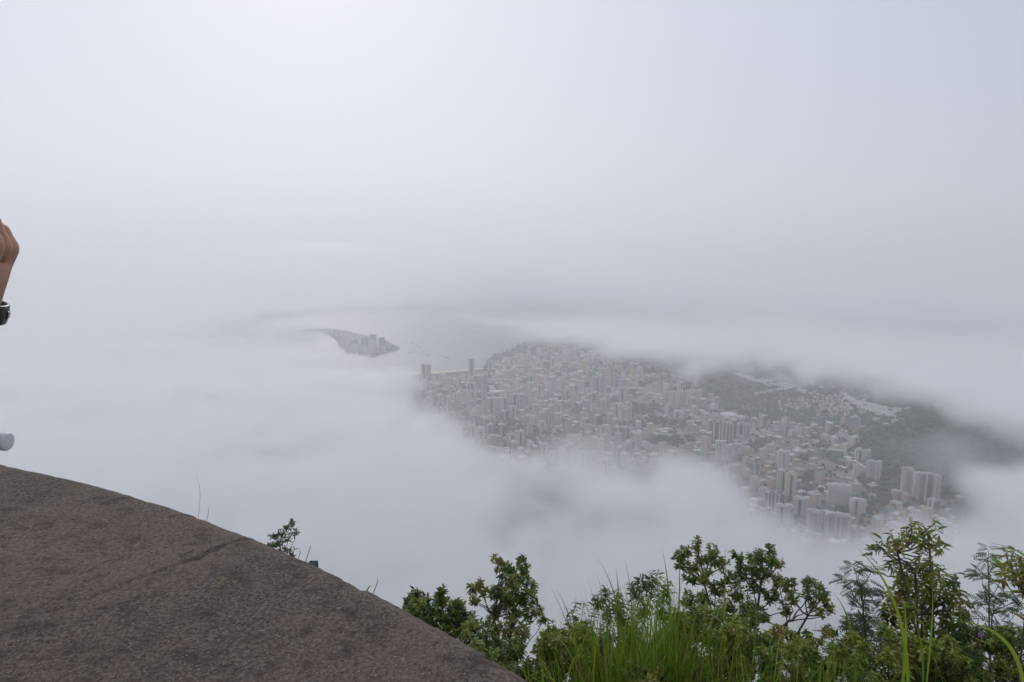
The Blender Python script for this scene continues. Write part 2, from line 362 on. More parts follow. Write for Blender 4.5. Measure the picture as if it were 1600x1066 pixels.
# two round roofed halls
def dome_hall(x0, x1, yb, flat, label):
    g = ground_px((x0+x1)/2, yb); f = g.y*1.03; r = (x1-x0)*f/FPX/2
    t = empty('round_hall', tuple(g)); n = 28
    ring = [(r*math.cos(i*2*math.pi/n), r*math.sin(i*2*math.pi/n)) for i in range(n)]
    MB().prism(ring, -6, 14).build('wall', FAC['light grey'], t)
    rm = MB(); pr = ring; z = 14.02
    for k in range(1, 7):
        a = k/7*math.pi/2; q = [(x*math.cos(a), y*math.cos(a)) for x, y in ring]; z1 = 14.02+flat*math.sin(a)
        rm.prism(pr, z, z1, q); pr = q; z = z1
    rm.build('roof', ROOF['pale'], t); tag(t, label, 'hall'); TAKEN.append((g.x, g.y, r+4))
dome_hall(1125, 1152, 653, 6, "wide hall with low pale dome behind the brown high-rises")
dome_hall(1150, 1164, 658, 9, "smaller white domed hall right of the wide domed hall")
# towers of the headland across the bay
for i, (x0, x1, yt, yb, c, lb) in enumerate([
    (531, 536, 524, 540, 'pale pink', "leftmost thin pink tower of the headland"), (538, 542, 528, 545, 'cream', "cream tower near the left end of the headland"),
    (544, 549, 519, 534, 'white', "white block on the far shore of the headland"), (552, 557, 522, 534, 'cream', "cream block behind the headland hill"),
    (540, 550, 541, 550, 'white', "low white block at the foot of the headland hill"), (560, 566, 543, 552, 'cream', "cream block in front of the headland hill"),
    (567, 574, 541, 552, 'white', "wide white block in front of the headland hill"), (569, 576, 526, 540, 'dark grey', "dark tower, left of three on the headland"),
    (578, 588, 523, 534, 'dark grey', "dark broad tower, middle of three on the headland"), (576, 586, 532, 551, 'white', "tall white slab at the centre of the headland"),
    (592, 602, 527, 541, 'dark grey', "dark tower, right of three on the headland"), (505, 512, 514, 520, 'white', "pale block at the misty far end of the headland"),
    (520, 527, 515, 522, 'pale pink', "pinkish block near the misty far end of the headland"),
    (550, 556, 538, 550, 'white', "white tower left of the block at the headland hill foot"), (586, 592, 538, 551, 'cream', "cream tower right of the tall white headland slab"),
    (597, 602, 541, 550, 'white', "white block near the green tip of the headland"), (527, 531, 520, 535, 'pale pink', "thin pink tower on the left shore of the headland"),
    (558, 564, 528, 539, 'white', "white block left of the dark headland towers"), (536, 543, 517, 527, 'white', "white block behind the pink headland towers"), (513, 518, 514, 521, 'cream', "cream block on the narrow neck of the headland")]):
    L_(x0, x1, yt, yb, c, lb, 'headland_tower', balc='none', hut=False)

# the rest of the city on a street grid
CITY = [(642, 592), (660, 586), (745, 583), (770, 572), (830, 552), (870, 552), (900, 553), (1000, 557), (1070, 578), (1098, 600), (1120, 640), (1170, 655), (1230, 668), (1280, 664), (1345, 660), (1345, 690), (1330, 700), (1368, 752), (1400, 785), (1500, 800), (1500, 835), (1400, 850), (1330, 852), (1260, 850), (1190, 820), (1120, 760), (1085, 712), (1040, 712), (1000, 735), (900, 745), (800, 735), (750, 712), (690, 668), (665, 635)]
WOODS = [(1008, 640, 50, 8), (1030, 662, 50, 8), (1190, 698, 16, 10), (1350, 790, 50, 14), (1270, 748, 22, 10), (1385, 770, 22, 12), (800, 672, 40, 12), (860, 690, 40, 14), (1255, 718, 14, 5),
         (790, 556, 40, 7), (1120, 615, 30, 12), (1230, 650, 70, 9), (1300, 658, 40, 7), (975, 580, 14, 7), (760, 600, 6, 30), (715, 650, 20, 8), (1050, 690, 40, 7), (1160, 720, 14, 8)]
cand = []
ga = R(24); rnd = random.Random(5)
for i in range(-70, 120):
    for j in range(10, 130):
        if i % 4 == 0 or j % 5 == 0: continue
        u, v = i*34.0+rnd.uniform(-4, 4), j*36.0+rnd.uniform(-4, 4)
        x, y = u*math.cos(ga)-v*math.sin(ga)+900, u*math.sin(ga)+v*math.cos(ga)
        if y < 1200 or y > 5200 or abs(x) > 2500: continue
        px, py = to_px(x, y, 4)
        if not bool(inside(np.array(px), np.array(py), CITY)): continue
        if any(((px-a)/c)**2+((py-b)/d)**2 < 1 for a, b, c, d in WOODS): continue
        if sdist(np.array([x]), np.array([y]), LAND)[0] < 30 or H(x, y) > 45: continue
        w, d = rnd.uniform(15, 30), rnd.uniform(13, 24)
        if any(math.hypot(x-a, y-b) < r+w*0.45 for a, b, r in TAKEN): continue
        west = px < 1000
        q = rnd.random()
        if west: h = rnd.uniform(28, 55) if q < 0.45 else rnd.uniform(12, 28) if q < 0.8 else rnd.uniform(6, 12)
        elif px < 1110: h = rnd.uniform(26, 48) if q < 0.2 else rnd.uniform(10, 24) if q < 0.5 else rnd.uniform(6, 11)
        else: h = rnd.uniform(28, 46) if q < 0.13 else rnd.uniform(11, 26) if q < 0.45 else rnd.uniform(6, 11)
        if px < 762 and to_px(x, y, h+5)[1] < 584: continue
        col = rnd.choice(['white', 'white', 'cream', 'cream', 'light grey', 'pale pink', 'pale pink', 'beige', 'beige', 'greenish grey', 'brown', 'dark grey'])
        gable = h < 12 and rnd.random() < 0.5
        roof = 'brown tiled' if gable and rnd.random() < 0.7 else rnd.choice(['grey', 'pale', 'pale', 'grey', 'dark'])
        cand.append((w*h/(y*y), x, y, w, d, h, ga+rnd.uniform(-0.06, 0.06)+(math.pi/2 if rnd.random() < .4 else 0), col, roof, gable))
cand.sort(reverse=True)
N_OBJ = 235
for c in cand[:N_OBJ]:
    _, x, y, w, d, h, rot, col, roof, gable = c
    building('apartment_block' if h > 12 else 'town_house', x, y, w, d, h, rot, col, roof, gable=gable, auto=True, group='city buildings', balc=None if h > 30 else 'none')
# smaller and farther buildings in one mass
wallv = {k: MB() for k in PAL}; roofv = {k: MB() for k in ROOF}
def mass_house(x, y, w, d, h, rot, col, roof, gable):
    z = H(x, y); c, s = math.cos(rot), math.sin(rot)
    for mb, fn in ((wallv[col], lambda m: m.box(-w/2, w/2, -d/2, d/2, -5, h)),
                   (roofv[roof], (lambda m: m.gable(-w/2-.5, w/2+.5, -d/2-.5, d/2+.5, h+.05, h+3.2)) if gable else (lambda m: m.box(-w/2-.3, w/2+.3, -d/2-.3, d/2+.3, h+0.01, h+0.9)))):
        n = len(mb.v); fn(mb)
        mb.v[n:] = [(x+a*c-b*s, y+a*s+b*c, z+q) for a, b, q in mb.v[n:]]
for c in cand[N_OBJ:]: mass_house(*c[1:])
rnd = random.Random(9)
for k in range(1700):                       # small houses tucked between the blocks, and the brownish quarter on the slope
    if k < 1360: px, py = rnd.uniform(680, 1500), rnd.uniform(555, 850)
    else: px, py = rnd.gauss(1285, 42), rnd.gauss(634, 10)
    if k < 1360 and not bool(inside(np.array(px), np.array(py), CITY)): continue
    g = ground_px(px, py)
    if g.z > 60 or any(math.hypot(g.x-a, g.y-b) < r+4 for a, b, r in TAKEN): continue
    small = k >= 1360; w = rnd.uniform(6, 11) if small else rnd.uniform(9, 18)
    if px < 762 and py < 587: continue
    mass_house(g.x, g.y, w, w*rnd.uniform(.6, 1), rnd.uniform(4, 8), rnd.uniform(0, 3), rnd.choice(['beige', 'pale pink', 'light grey', 'white']), rnd.choice(['brown tiled', 'pale', 'grey', 'pale']) , rnd.random() < 0.6)
mats = []; Vv = []; Ff = []; mi = []
for dct, mm in ((wallv, FAC), (roofv, ROOF)):
    for k, mb in dct.items():
        if not mb.v: continue
        n = len(Vv); Vv += mb.v; Ff += [tuple(n+i for i in f) for f in mb.f]; mi += [len(mats)]*len(mb.f); mats.append(mm[k])
cm = mesh_obj("distant_city", Vv, Ff, mats); cm.data.polygons.foreach_set('material_index', mi)
tag(cm, "close packed mass of low houses and small blocks filling the city", kind="stuff")
# cemetery terraces: long pale rows on the slope
M_tomb = principled("whitewashed_stone", (0.72, 0.71, 0.68), 0.85, noise=(0.10, (0.45, 0.45, 0.43), 6))
def tomb_row(a, b, label):
    p, q = ground_px(*a), ground_px(*b); d = q-p; n = int(d.length/9)+1
    t = empty('tomb_terrace', ((p+q)/2)[:], 0); c = (p+q)/2; mb = MB()
    ang = math.atan2(d.y, d.x); cs, sn = math.cos(ang), math.sin(ang); r2 = random.Random(int(a[0]*3+a[1]))
    for k in range(n):
        r2.random()
        s = (k+.5)/n-.5; u = s*d.length; z = H(c.x+u*cs, c.y+u*sn)-c.z; n0 = len(mb.v); wd = r2.uniform(4.3, 4.6); dp = r2.uniform(7, 11); hh = r2.uniform(4, 8)
        mb.box(u-wd, u+wd, -dp, dp, z-5, z+hh); mb.v[n0:] = [(x*cs-y*sn, x*sn+y*cs, zz) for x, y, zz in mb.v[n0:]]
    mb.build('tomb_wall', M_tomb, t); tag(t, label, 'tomb terrace', 'long pale cemetery terraces')
rows = [((1150, 585), (1205, 604)), ((1165, 589), (1250, 606)), ((1170, 594), (1262, 612)), ((1205, 600), (1268, 616)), ((1255, 594), (1284, 603)), ((1262, 599), (1286, 606)), ((1180, 617), (1240, 607))]
ordn = ['farthest', 'second farthest', 'third', 'fourth', 'fifth', 'sixth', 'nearest']
for (a, b), o in zip(rows, ordn): tomb_row(a, b, f"{o} pale terrace row of the left cemetery group")
rows = [((1312, 614), (1420, 643)), ((1316, 619), (1410, 645)), ((1318, 624), (1400, 648)), ((1340, 636), (1398, 653)), ((1366, 646), (1412, 657))]
for (a, b), o in zip(rows, ['farthest', 'second farthest', 'third', 'fourth', 'nearest']): tomb_row(a, b, f"{o} pale terrace row of the right cemetery group")
for k, (px, py) in enumerate([(1325, 660), (1372, 660), (1388, 668), (1345, 672), (1402, 662), (1446, 622), (1455, 632), (1470, 636)]):
    L_(px-7, px+7, py-6, py, ['light grey', 'white', 'greenish grey'][k % 3], None, 'slope_house', balc='none', hut=False, auto=True, group='city buildings')

# labels for the numbered-many buildings: look first, then what they stand near
LM = [("the dark brown beach tower", 666, 598), ("the slim dark tower", 737, 588), ("the long grey slabs", 792, 645), ("the thin white shore tower", 878, 566), ("the bright white far slab", 941, 567),
      ("the pink ribbed block", 974, 629), ("the fog rim tower", 919, 683), ("the ochre towers", 1056, 636), ("the domed halls", 1142, 654), ("the brown high-rises", 1128, 694), ("the slender white tower", 1125, 718),
      ("the white ribbed slab", 1224, 733), ("the cream twin towers", 1228, 772), ("the balconied white slab", 1310, 787), ("the terrace block", 1350, 720), ("the joined towers", 1436, 785), ("the cemetery", 1285, 610)]
buckets = {}
for b in BUILDINGS:
    if not b['auto']: continue
    lm = min(LM, key=lambda l: math.hypot(b['px']-l[1], (b['py']-l[2])*1.6)); dx, dy = b['px']-lm[1], (b['py']-lm[2])*1.6
    rel = ('left of' if dx < 0 else 'right of') if abs(dx) > abs(dy) else ('behind' if dy < 0 else 'before')
    hh = 'tall' if b['h'] > 34 else 'mid-rise' if b['h'] > 14 else 'low'
    rf = 'tiled roof' if b['roof'] == 'brown tiled' else f"{b['roof']} roof"
    key = (b['col'], hh, rf, rel, lm[0]); buckets.setdefault(key, []).append((math.hypot(dx, dy), b))
ORD = ['nearest', 'second nearest', 'third nearest', 'fourth nearest', 'fifth nearest', 'sixth nearest', 'seventh nearest']
for (c, hh, rf, rel, l), lst in buckets.items():
    lst.sort(key=lambda t: t[0])
    for k, (_, b) in enumerate(lst):
        kind = 'building' if hh != 'low' else 'house'
        b['o']['label'] = f"{hh} {c} {kind} with {rf} {rel} {l}" + ("" if len(lst) == 1 else f", {ORD[k]}")
        b['o']['category'] = kind

# ------------------------------------------------------------------ far greenery
ico = bmesh.new(); bmesh.ops.create_icosphere(ico, subdivisions=2, radius=1.0)
ICO_V = np.array([v.co[:] for v in ico.verts]); ICO_F = np.array([[v.index for v in f.verts] for f in ico.faces]); ico.free()
def canopy(name, pts, rads, mat, label, squash=0.8):
    pts = np.asarray(pts); rads = np.asarray(rads); n = len(pts); k = len(ICO_V)
    jit = 1+RNG.uniform(-0.35, 0.3, (n, k, 1)); sc = rads[:, None, None]*RNG.uniform(0.8, 1.25, (n, 1, 3))*np.array([1, 1, squash])
    V = (ICO_V[None]*jit*sc+pts[:, None, :]).reshape(-1, 3); F = (ICO_F[None]+(np.arange(n)*k)[:, None, None]).reshape(-1, 3)
    return tag(np_mesh(name, V, F, mat), label, None, None, "stuff")
M_canopy = principled("far_foliage", (0.035, 0.058, 0.026), 0.9, noise=(0.05, (0.055, 0.075, 0.03), 5), var=0.4)
P_, R_ = [], []
for a, b, c, d in WOODS:
    for _ in range(int(c*d*0.16)+8):
        t, q = RNG.uniform(0, 2*math.pi), math.sqrt(RNG.uniform()); px, py = a+c*q*math.cos(t), b+d*q*math.sin(t); g = ground_px(px, py)
        if H(g.x, g.y) < 2 or any(math.hypot(g.x-x, g.y-y) < r-3 for x, y, r in TAKEN): continue
        r = RNG.uniform(5, 9); P_.append((g.x, g.y, g.z+r*0.8)); R_.append(r)
for _ in range(2300):
    px, py = RNG.uniform(650, 1500), RNG.uniform(552, 855)
    if not bool(inside(np.array(px), np.array(py), CITY)): continue
    g = Vector(G0(px, py)).to_3d()
    if H(g.x, g.y) < 3 or any(math.hypot(g.x-x, g.y-y) < r-4 for x, y, r in TAKEN): continue
    r = RNG.uniform(3.5, 7); P_.append((g.x, g.y, H(g.x, g.y)+r*0.8)); R_.append(r)
canopy("street_greenery", P_, R_, M_canopy, "dark green treetops filling the gaps between the city buildings")
P_, R_ = [], []
def cover(cx, cy, sx, sy, n, r0, r1, hmin, clip=None):
    x = RNG.normal(cx, sx, n); y = RNG.normal(cy, sy, n); h = height(x, y)
    for a, b, c in zip(x, y, h):
        if c < hmin: continue
        qx, qy = to_px(a, b, c)
        if 1135 < qx < 1425 and 578 < qy < 655 and RNG.uniform() < 0.93: continue
        r = RNG.uniform(r0, r1); P_.append((a, b, c+r*0.5)); R_.append(r)
cover(1500, 1960, 260, 400, 6500, 6, 11, 14); cover(2050, 2450, 400, 500, 2200, 9, 16, 40)
cover(1180, 3380, 420, 260, 2200, 8, 14, 18); cover(560, 4150, 260, 200, 900, 8, 14, 14)
ccx, ccy = G0(566, 538); cover(ccx, ccy, 45, 40, 200, 6, 9, 12); ccx, ccy = G0(605, 545); cover(ccx, ccy, 55, 35, 160, 6, 9, 3)
canopy("hill_forest", P_, R_, M_canopy, "dense dark forest covering the hills and the headland")
P_, R_ = [], []
for _ in range(900):
    px, py = RNG.uniform(1130, 1420), RNG.uniform(598, 664)
    g = ground_px(px, py); r = RNG.uniform(4, 8); P_.append((g.x, g.y, g.z+r*.4)); R_.append(r)
canopy("slope_bushes", P_, R_, M_canopy, "scattered green bushes among the pale cemetery terraces")

# ------------------------------------------------------------------ boats
M_boat = principled("boat_white", (0.78, 0.78, 0.77), 0.5); M_boatd = principled("boat_dark", (0.12, 0.14, 0.16), 0.6)
def boat(px, py, ln, rot, dark, label, group):
    ln *= 1.45; p = at_z(px, py, 0.0); t = empty('moored_boat', (p.x, p.y, 0.0), rot); w = ln*0.27
    hull = [(-ln/2, -w*.4), (ln*.2, -w/2), (ln/2, 0), (ln*.2, w/2), (-ln/2, w*.4)]
    low = [(x*.86, y*.6) for x, y in hull]
    MB().prism(low, -0.6, 1.7, hull).build('hull', M_boatd if dark else M_boat, t)
    MB().box(-ln*.25, ln*.12, -w*.26, w*.26, 1.72, 3.6).build('cabin', M_boat, t)
    MB().box(-0.12, 0.12, -.12, .12, 3.6, ln*.9).build('mast', M_boat, t)
    tag(t, label, 'boat', group)
SOLO = [(636, 506, 26, 0, "largest boat, farthest out on the bright water"), (644, 515, 22, 1, "dark boat right below the farthest boat off the headland"), (689, 514, 16, 1, "lone dark boat far out on open water"),
        (644, 536, 24, 1, "dark boat close to the tip of the headland"), (641, 551, 22, 1, "dark boat nearest the front shore of the headland"), (690, 527, 18, 0, "white boat alone in mid bay"),
        (710, 534, 24, 0, "left one of two larger white boats in mid bay"), (730, 533, 24, 0, "right one of two larger white boats in mid bay"), (696, 559, 24, 1, "long dark boat nearest the beach")]
for x, y, ln, dk, lb in SOLO: boat(x, y, ln, random.uniform(-.5, .5), dk, lb, 'boats moored in the bay')
rb = random.Random(3)
for x, y in [(648, 544), (657, 544), (662, 549), (665, 540), (670, 532), (652, 540), (661, 552), (697, 528), (718, 536), (737, 538), (744, 539), (757, 540), (759, 545), (773, 539), (745, 531), (702, 540), (684, 536), (720, 545), (752, 548), (700, 560), (676, 546), (668, 556)]:
    boat(x+rb.uniform(-1, 1), y+rb.uniform(-1, 1), rb.uniform(10, 16), rb.uniform(-.6, .6), rb.random() < .55, "small boat among the loose cluster moored off the marina", 'small boats moored off the marina')
for k in range(30):
    s = rb.random(); x = 752+s*44+rb.uniform(-5, 5); y = 566-s*23+rb.uniform(-4, 2)
    p = at_z(x, y, 0)
    if H(p.x, p.y) > 0: x -= 7; y -= 4
    p = at_z(x, y, 0)
    if H(p.x, p.y) > 0: continue
    boat(x, y, rb.uniform(13, 20), rb.uniform(-.4, .4), False, "white boat packed among others along the marina quay", 'white boats along the marina quay')
# ------------------------------------------------------------------ viewpoint: parapet, platform, slope
ZP = CAM_Z-0.70                                 # top of the parapet
edge = np.array([tuple(at_z(px, py, ZP))[:2] for px, py in [(0, 728), (100, 747), (200, 777), (300, 811), (400, 850), (500, 893), (600, 945), (700, 1003), (810, 1066)]])
A = np.c_[2*edge, np.ones(len(edge))]; sol = np.linalg.lstsq(A, (edge**2).sum(1), rcond=None)[0]
PCX, PCY = sol[0], sol[1]; PR = math.sqrt(sol[2]+PCX**2+PCY**2)
th_a = math.atan2(edge[-1][1]-PCY, edge[-1][0]-PCX); th_b = math.atan2(edge[0][1]-PCY, edge[0][0]-PCX)
PR += 0.042; PIN = PR-0.80
crack = [tuple(at_z(px, py, ZP))[:2] for px, py in [(384, 840), (350, 852), (310, 872), (262, 889), (215, 905), (165, 925), (110, 945), (40, 968)]]
def parapet_mesh():
    t0, t1 = th_a-0.06, th_b+0.10; nt_ = int((t1-t0)*PR/0.0055); nr = int(0.79/0.0052)
    TH = np.linspace(t0, t1, nt_); RR = np.linspace(PIN, PR-0.012, nr)
    T2, R2 = np.meshgrid(TH, RR); X = PCX+R2*np.cos(T2); Y = PCY+R2*np.sin(T2)
    Z = np.zeros_like(X); nz = mnoise.noise
    fl = np.array([nz(Vector((a*5, b*5, 0)))*0.003 + nz(Vector((a*38, b*38, 3)))*0.0009 + nz(Vector((a*85, b*85, 5)))*0.0009 for a, b in zip(X.ravel(), Y.ravel())]).reshape(X.shape)
    Z += fl
    pit = np.array([nz(Vector((a*24, b*24, 9))) for a, b in zip(X.ravel(), Y.ravel())]).reshape(X.shape)
    pc = at_z(590, 958, ZP); near = np.exp(-((X-pc.x)**2+(Y-pc.y)**2)/0.02)
    Z -= np.clip(pit*near-0.2, 0, 1)*0.02
    d = np.full(X.shape, 9.0); wob = np.array([nz(Vector((a*30, b*30, 21))) for a, b in zip(X.ravel(), Y.ravel())]).reshape(X.shape)
    for i in range(len(crack)-1): d = np.minimum(d, seg_dist(X, Y, crack[i], crack[i+1]))
    fade = np.clip((X-crack[-1][0])/0.5, 0.15, 1)
    Z -= np.clip(1-(d+wob*0.008)/0.0075, 0, 1)*0.020*fade
    er = np.clip((R2-(PR-0.06))/0.05, 0, 1)      # worn rounded rim
    Z -= er**2*0.018*(1+0.12*wob); Z -= er*np.clip(pit-0.15, 0, 1)*0.02
    V = np.stack([X, Y, ZP+Z], -1)
    ring = []
    for dr, dz in ((0.0, -0.045), (0.004, -0.10), (0.0, -0.16)):      # outer lip
        jit = np.array([nz(Vector((math.cos(t)*90, math.sin(t)*90, dz*30)))*0.003 for t in TH])
        ring.append(np.stack([PCX+(PR+dr+jit)*np.cos(TH), PCY+(PR+dr+jit)*np.sin(TH), np.full(nt_, ZP+dz)], -1))
    V = np.concatenate([V]+[r[None] for r in ring], 0); nrr = nr+3
    i = (np.arange(nrr-1)[:, None]*nt_+np.arange(nt_-1)[None]).ravel()
    return V.reshape(-1, 3), np.stack([i, i+1, i+nt_+1, i+nt_], -1)[:, ::-1], t0, t1
def concrete_mat():
    m = bpy.data.materials.new("weathered_concrete"); m.use_nodes = True; nt = m.node_tree; N = nt.nodes.new; L = nt.links.new
    b = nt.nodes['Principled BSDF']; b.inputs['Roughness'].default_value = 0.93; b.inputs['Specular IOR Level'].default_value = 0.2
    tc = N('ShaderNodeTexCoord'); P = tc.outputs['Object']
    def nz(s, d, r=0.6):
        n = N('ShaderNodeTexNoise'); n.inputs['Scale'].default_value = s; n.inputs['Detail'].default_value = d; n.inputs['Roughness'].default_value = r; L(P, n.inputs['Vector']); return n.outputs['Fac']
    def rng(v, a, c, x=0., y=1.):
        r = N('ShaderNodeMapRange'); r.inputs[1].default_value = a; r.inputs[2].default_value = c; r.inputs[3].default_value = x; r.inputs[4].default_value = y; L(v, r.inputs[0]); return r.outputs[0]
    def mix(f, c1, c2, t='MIX'):
        x = N('ShaderNodeMixRGB'); x.blend_type = t
        if isinstance(f, float): x.inputs[0].default_value = f
        else: L(f, x.inputs[0])
        for i, c in ((1, c1), (2, c2)):
            if isinstance(c, tuple): x.inputs[i].default_value = (*c, 1)
            else: L(c, x.inputs[i])
        return x.outputs[0]
    c = mix(rng(nz(2.4, 8, 0.65), 0.36, 0.64), (0.126, 0.094, 0.072), (0.060, 0.046, 0.037))
    c = mix(rng(nz(1.4, 4), 0.45, 0.75), c, (0.140, 0.098, 0.072))
    c = mix(rng(nz(130, 5, 0.8), 0.42, 0.64), c, (0.225, 0.19, 0.16))
    c = mix(rng(nz(80, 6, 0.8), 0.54, 0.64), c, (0.035, 0.031, 0.028))
    c = mix(rng(nz(13, 6, 0.75), 0.50, 0.66, 0, 0.75), c, (0.040, 0.032, 0.026))
    c = mix(rng(nz(7.5, 6, 0.7), 0.54, 0.72, 0, 0.7), c, (0.175, 0.138, 0.108))
    v = N('ShaderNodeTexVoronoi'); v.inputs['Scale'].default_value = 210; L(P, v.inputs['Vector'])
    dot = rng(v.outputs['Distance'], 0.30, 0.18); 
    sp = N('ShaderNodeSeparateColor'); L(v.outputs['Color'], sp.inputs[0]); pick = rng(sp.outputs[0], 0.86, 0.90)
    mm = N('ShaderNodeMath'); mm.operation = 'MULTIPLY'; L(dot, mm.inputs[0]); L(pick, mm.inputs[1])
    c = mix(mm.outputs[0], c, (0.36, 0.34, 0.32))
    pick2 = rng(sp.outputs[1], 0.84, 0.86); m2 = N('ShaderNodeMath'); m2.operation = 'MULTIPLY'; L(dot, m2.inputs[0]); L(pick2, m2.inputs[1])
    c = mix(m2.outputs[0], c, (0.04, 0.036, 0.034))
    L(c, b.inputs['Base Color'])
    bp = N('ShaderNodeBump'); bp.inputs['Strength'].default_value = 0.9; bp.inputs['Distance'].default_value = 0.004; L(nz(260, 6, 0.8), bp.inputs['Height']); L(bp.outputs[0], b.inputs['Normal'])
    return m
M_conc = concrete_mat()
pv_, pf_, t0_, t1_ = parapet_mesh()
par = empty('parapet_wall', (0, 0, 0)); tag(par, "curved dark concrete parapet with a worn rough top and a long crack", 'parapet')
np_mesh('coping', pv_, pf_, M_conc, par, True)
def ring_wall(r0, r1, z0, z1, ta, tb, n=90):
    mb = MB(); 
    for i in range(n):
        a, b = ta+(tb-ta)*i/n, ta+(tb-ta)*(i+1)/n
        mb.prism([(PCX+r0*math.cos(a), PCY+r0*math.sin(a)), (PCX+r1*math.cos(a), PCY+r1*math.sin(a)), (PCX+r1*math.cos(b), PCY+r1*math.sin(b)), (PCX+r0*math.cos(b), PCY+r0*math.sin(b))], z0, z1)
    return mb
ring_wall(PIN+0.004, PR-0.03, CAM_Z-4.5, ZP-0.05, t0_-0.9, t1_+1.2).build('wall', M_conc, par)
ring_wall(PIN, PR-0.004, ZP-0.13, ZP-0.004, t0_-0.9, t0_+0.002, 40).build('coping', M_conc, par)
ring_wall(PIN, PR-0.004, ZP-0.13, ZP-0.004, t1_-0.002, t1_+1.2, 40).build('coping', M_conc, par)
ring = [(PCX+(PIN+0.01)*math.cos(a), PCY+(PIN+0.01)*math.sin(a)) for a in np.linspace(0, 2*math.pi, 96, endpoint=False)]
FLOOR = CAM_Z-1.65
tag(MB().prism(ring, FLOOR-0.3, FLOOR).build('platform_floor', M_conc), kind='structure')
# planted slope beyond the wall
def slope_z(x, y):
    s = math.hypot(x-PCX, y-PCY)-PR
    n = mnoise.noise(Vector((x*0.5, y*0.5, 1)))*0.25
    if s < 2.6: return 698.0-0.5*max(s, 0)+n
    return 696.7-1.15*(s-2.6)+n*(1+0.2*s)
th = np.linspace(th_a-1.4, th_b+0.9, 90); rr_ = np.concatenate([np.linspace(PR-0.1, PR+6, 50), np.linspace(PR+6.5, PR+60, 40)])
V = [(PCX+r*math.cos(t), PCY+r*math.sin(t), slope_z(PCX+r*math.cos(t), PCY+r*math.sin(t))) for r in rr_ for t in th]
F = [(i*90+k, i*90+k+1, (i+1)*90+k+1, (i+1)*90+k)[::-1] for i in range(len(rr_)-1) for k in range(89)]
tag(mesh_obj('hillside', V, F, principled("soil_litter", (0.05, 0.04, 0.028), 1.0, noise=(6, (0.03, 0.045, 0.02), 8), bump=(14, 0.8, 0.04)), None, True), kind='structure')

# ------------------------------------------------------------------ plants
def leafmat(name, c, c2, rough=0.45, tr=0.28, var=0.35, spec=0.35): return principled(name, c, rough, noise=(5.0, c2, 3), var=var, transl=tr, spec=spec)
ML = {'dark': leafmat("leaf_dark", (0.066, 0.115, 0.024), (0.13, 0.17, 0.034)), 'mid': leafmat("leaf_mid", (0.16, 0.22, 0.038), (0.25, 0.26, 0.048)),
      'olive': leafmat("leaf_olive", (0.20, 0.20, 0.04), (0.26, 0.21, 0.045)), 'blue': leafmat("leaf_bluish", (0.045, 0.078, 0.034), (0.07, 0.10, 0.038)),
      'grass': leafmat("grass_green", (0.14, 0.21, 0.034), (0.095, 0.15, 0.03), 0.5, 0.35), 'lime': leafmat("grass_lime", (0.19, 0.26, 0.04), (0.22, 0.25, 0.055), 0.5, 0.35),
      'dry': leafmat("grass_dry", (0.30, 0.22, 0.11), (0.22, 0.15, 0.08), 0.7, 0.2), 'bud': leafmat("leaf_young", (0.16, 0.12, 0.035), (0.11, 0.13, 0.03))}
M_bark = principled("bark", (0.075, 0.06, 0.048), 0.9, noise=(30, (0.13, 0.115, 0.10), 6), bump=(60, 0.6, 0.004))
M_stem = principled("green_stem", (0.07, 0.10, 0.03), 0.7)
def unit(a): return a/np.maximum(np.linalg.norm(a, axis=-1, keepdims=True), 1e-9)
def leaf_mesh(name, P, D, U, Ln, W, mat, parent, curl=0.25):
    P, D, U = map(np.asarray, (P, D, U)); D = unit(D); S_ = unit(np.cross(D, U)); Nn = unit(np.cross(S_, D)); Ln = np.asarray(Ln)[:, None]; W = np.asarray(W)[:, None]
    def pt(a, s, up): return P + D*Ln*a + S_*W*s + Nn*(W*up*0.6 - Ln*curl*a*a)
    V = np.stack([pt(0, 0, 0), pt(.32, .40, .35), pt(.70, .42, .35), pt(1, 0, 0), pt(.70, -.42, .35), pt(.32, -.40, .35), pt(.5, 0, 0)], 1)
    F = np.array([[0, 6, 2, 1], [6, 3, 2, 2], [0, 5, 4, 6], [6, 4, 3, 3]])
    n = len(P); T = np.array([[0, 6, 1], [1, 6, 2], [6, 3, 2], [0, 5, 6], [5, 4, 6], [6, 4, 3]])
    return np_mesh(name, V.reshape(-1, 3), (T[None]+(np.arange(n)*7)[:, None, None]).reshape(-1, 3), mat, parent, True)
class Tubes:
    def __init__(s): s.v = []; s.f = []
    def add(s, pts, r0, r1, k=4):
        n0 = len(s.v); m = len(pts)
        for i, p in enumerate(pts):
            t = (pts[min(i+1, m-1)]-pts[max(i-1, 0)]); t.normalize(); a = t.cross(Vector((0.3, 0.2, 1))) ; a = a.normalized() if a.length > 1e-4 else Vector((1, 0, 0)); b = t.cross(a); r = r0+(r1-r0)*i/(m-1)
            for j in range(k):
                q = 2*math.pi*j/k; s.v.append(p+a*math.cos(q)*r+b*math.sin(q)*r)
        for i in range(m-1):
            for j in range(k): s.f.append((n0+i*k+j, n0+i*k+(j+1) % k, n0+(i+1)*k+(j+1) % k, n0+(i+1)*k+j))
    def build(s, name, mat, parent): return mesh_obj(name, s.v, s.f, mat, parent, True)
def curve(a, b, sag, n, rnd, wob=0.03):
    L = (b-a).length; mid = (a+b)/2+Vector(sag); out = []
    for i in range(n+1):
        t = i/n; p = a*(1-t)**2+mid*2*t*(1-t)+b*t*t
        if 0 < i < n: p += Vector((rnd.uniform(-1, 1), rnd.uniform(-1, 1), rnd.uniform(-1, 1)))*wob*L
        out.append(p)
    return out
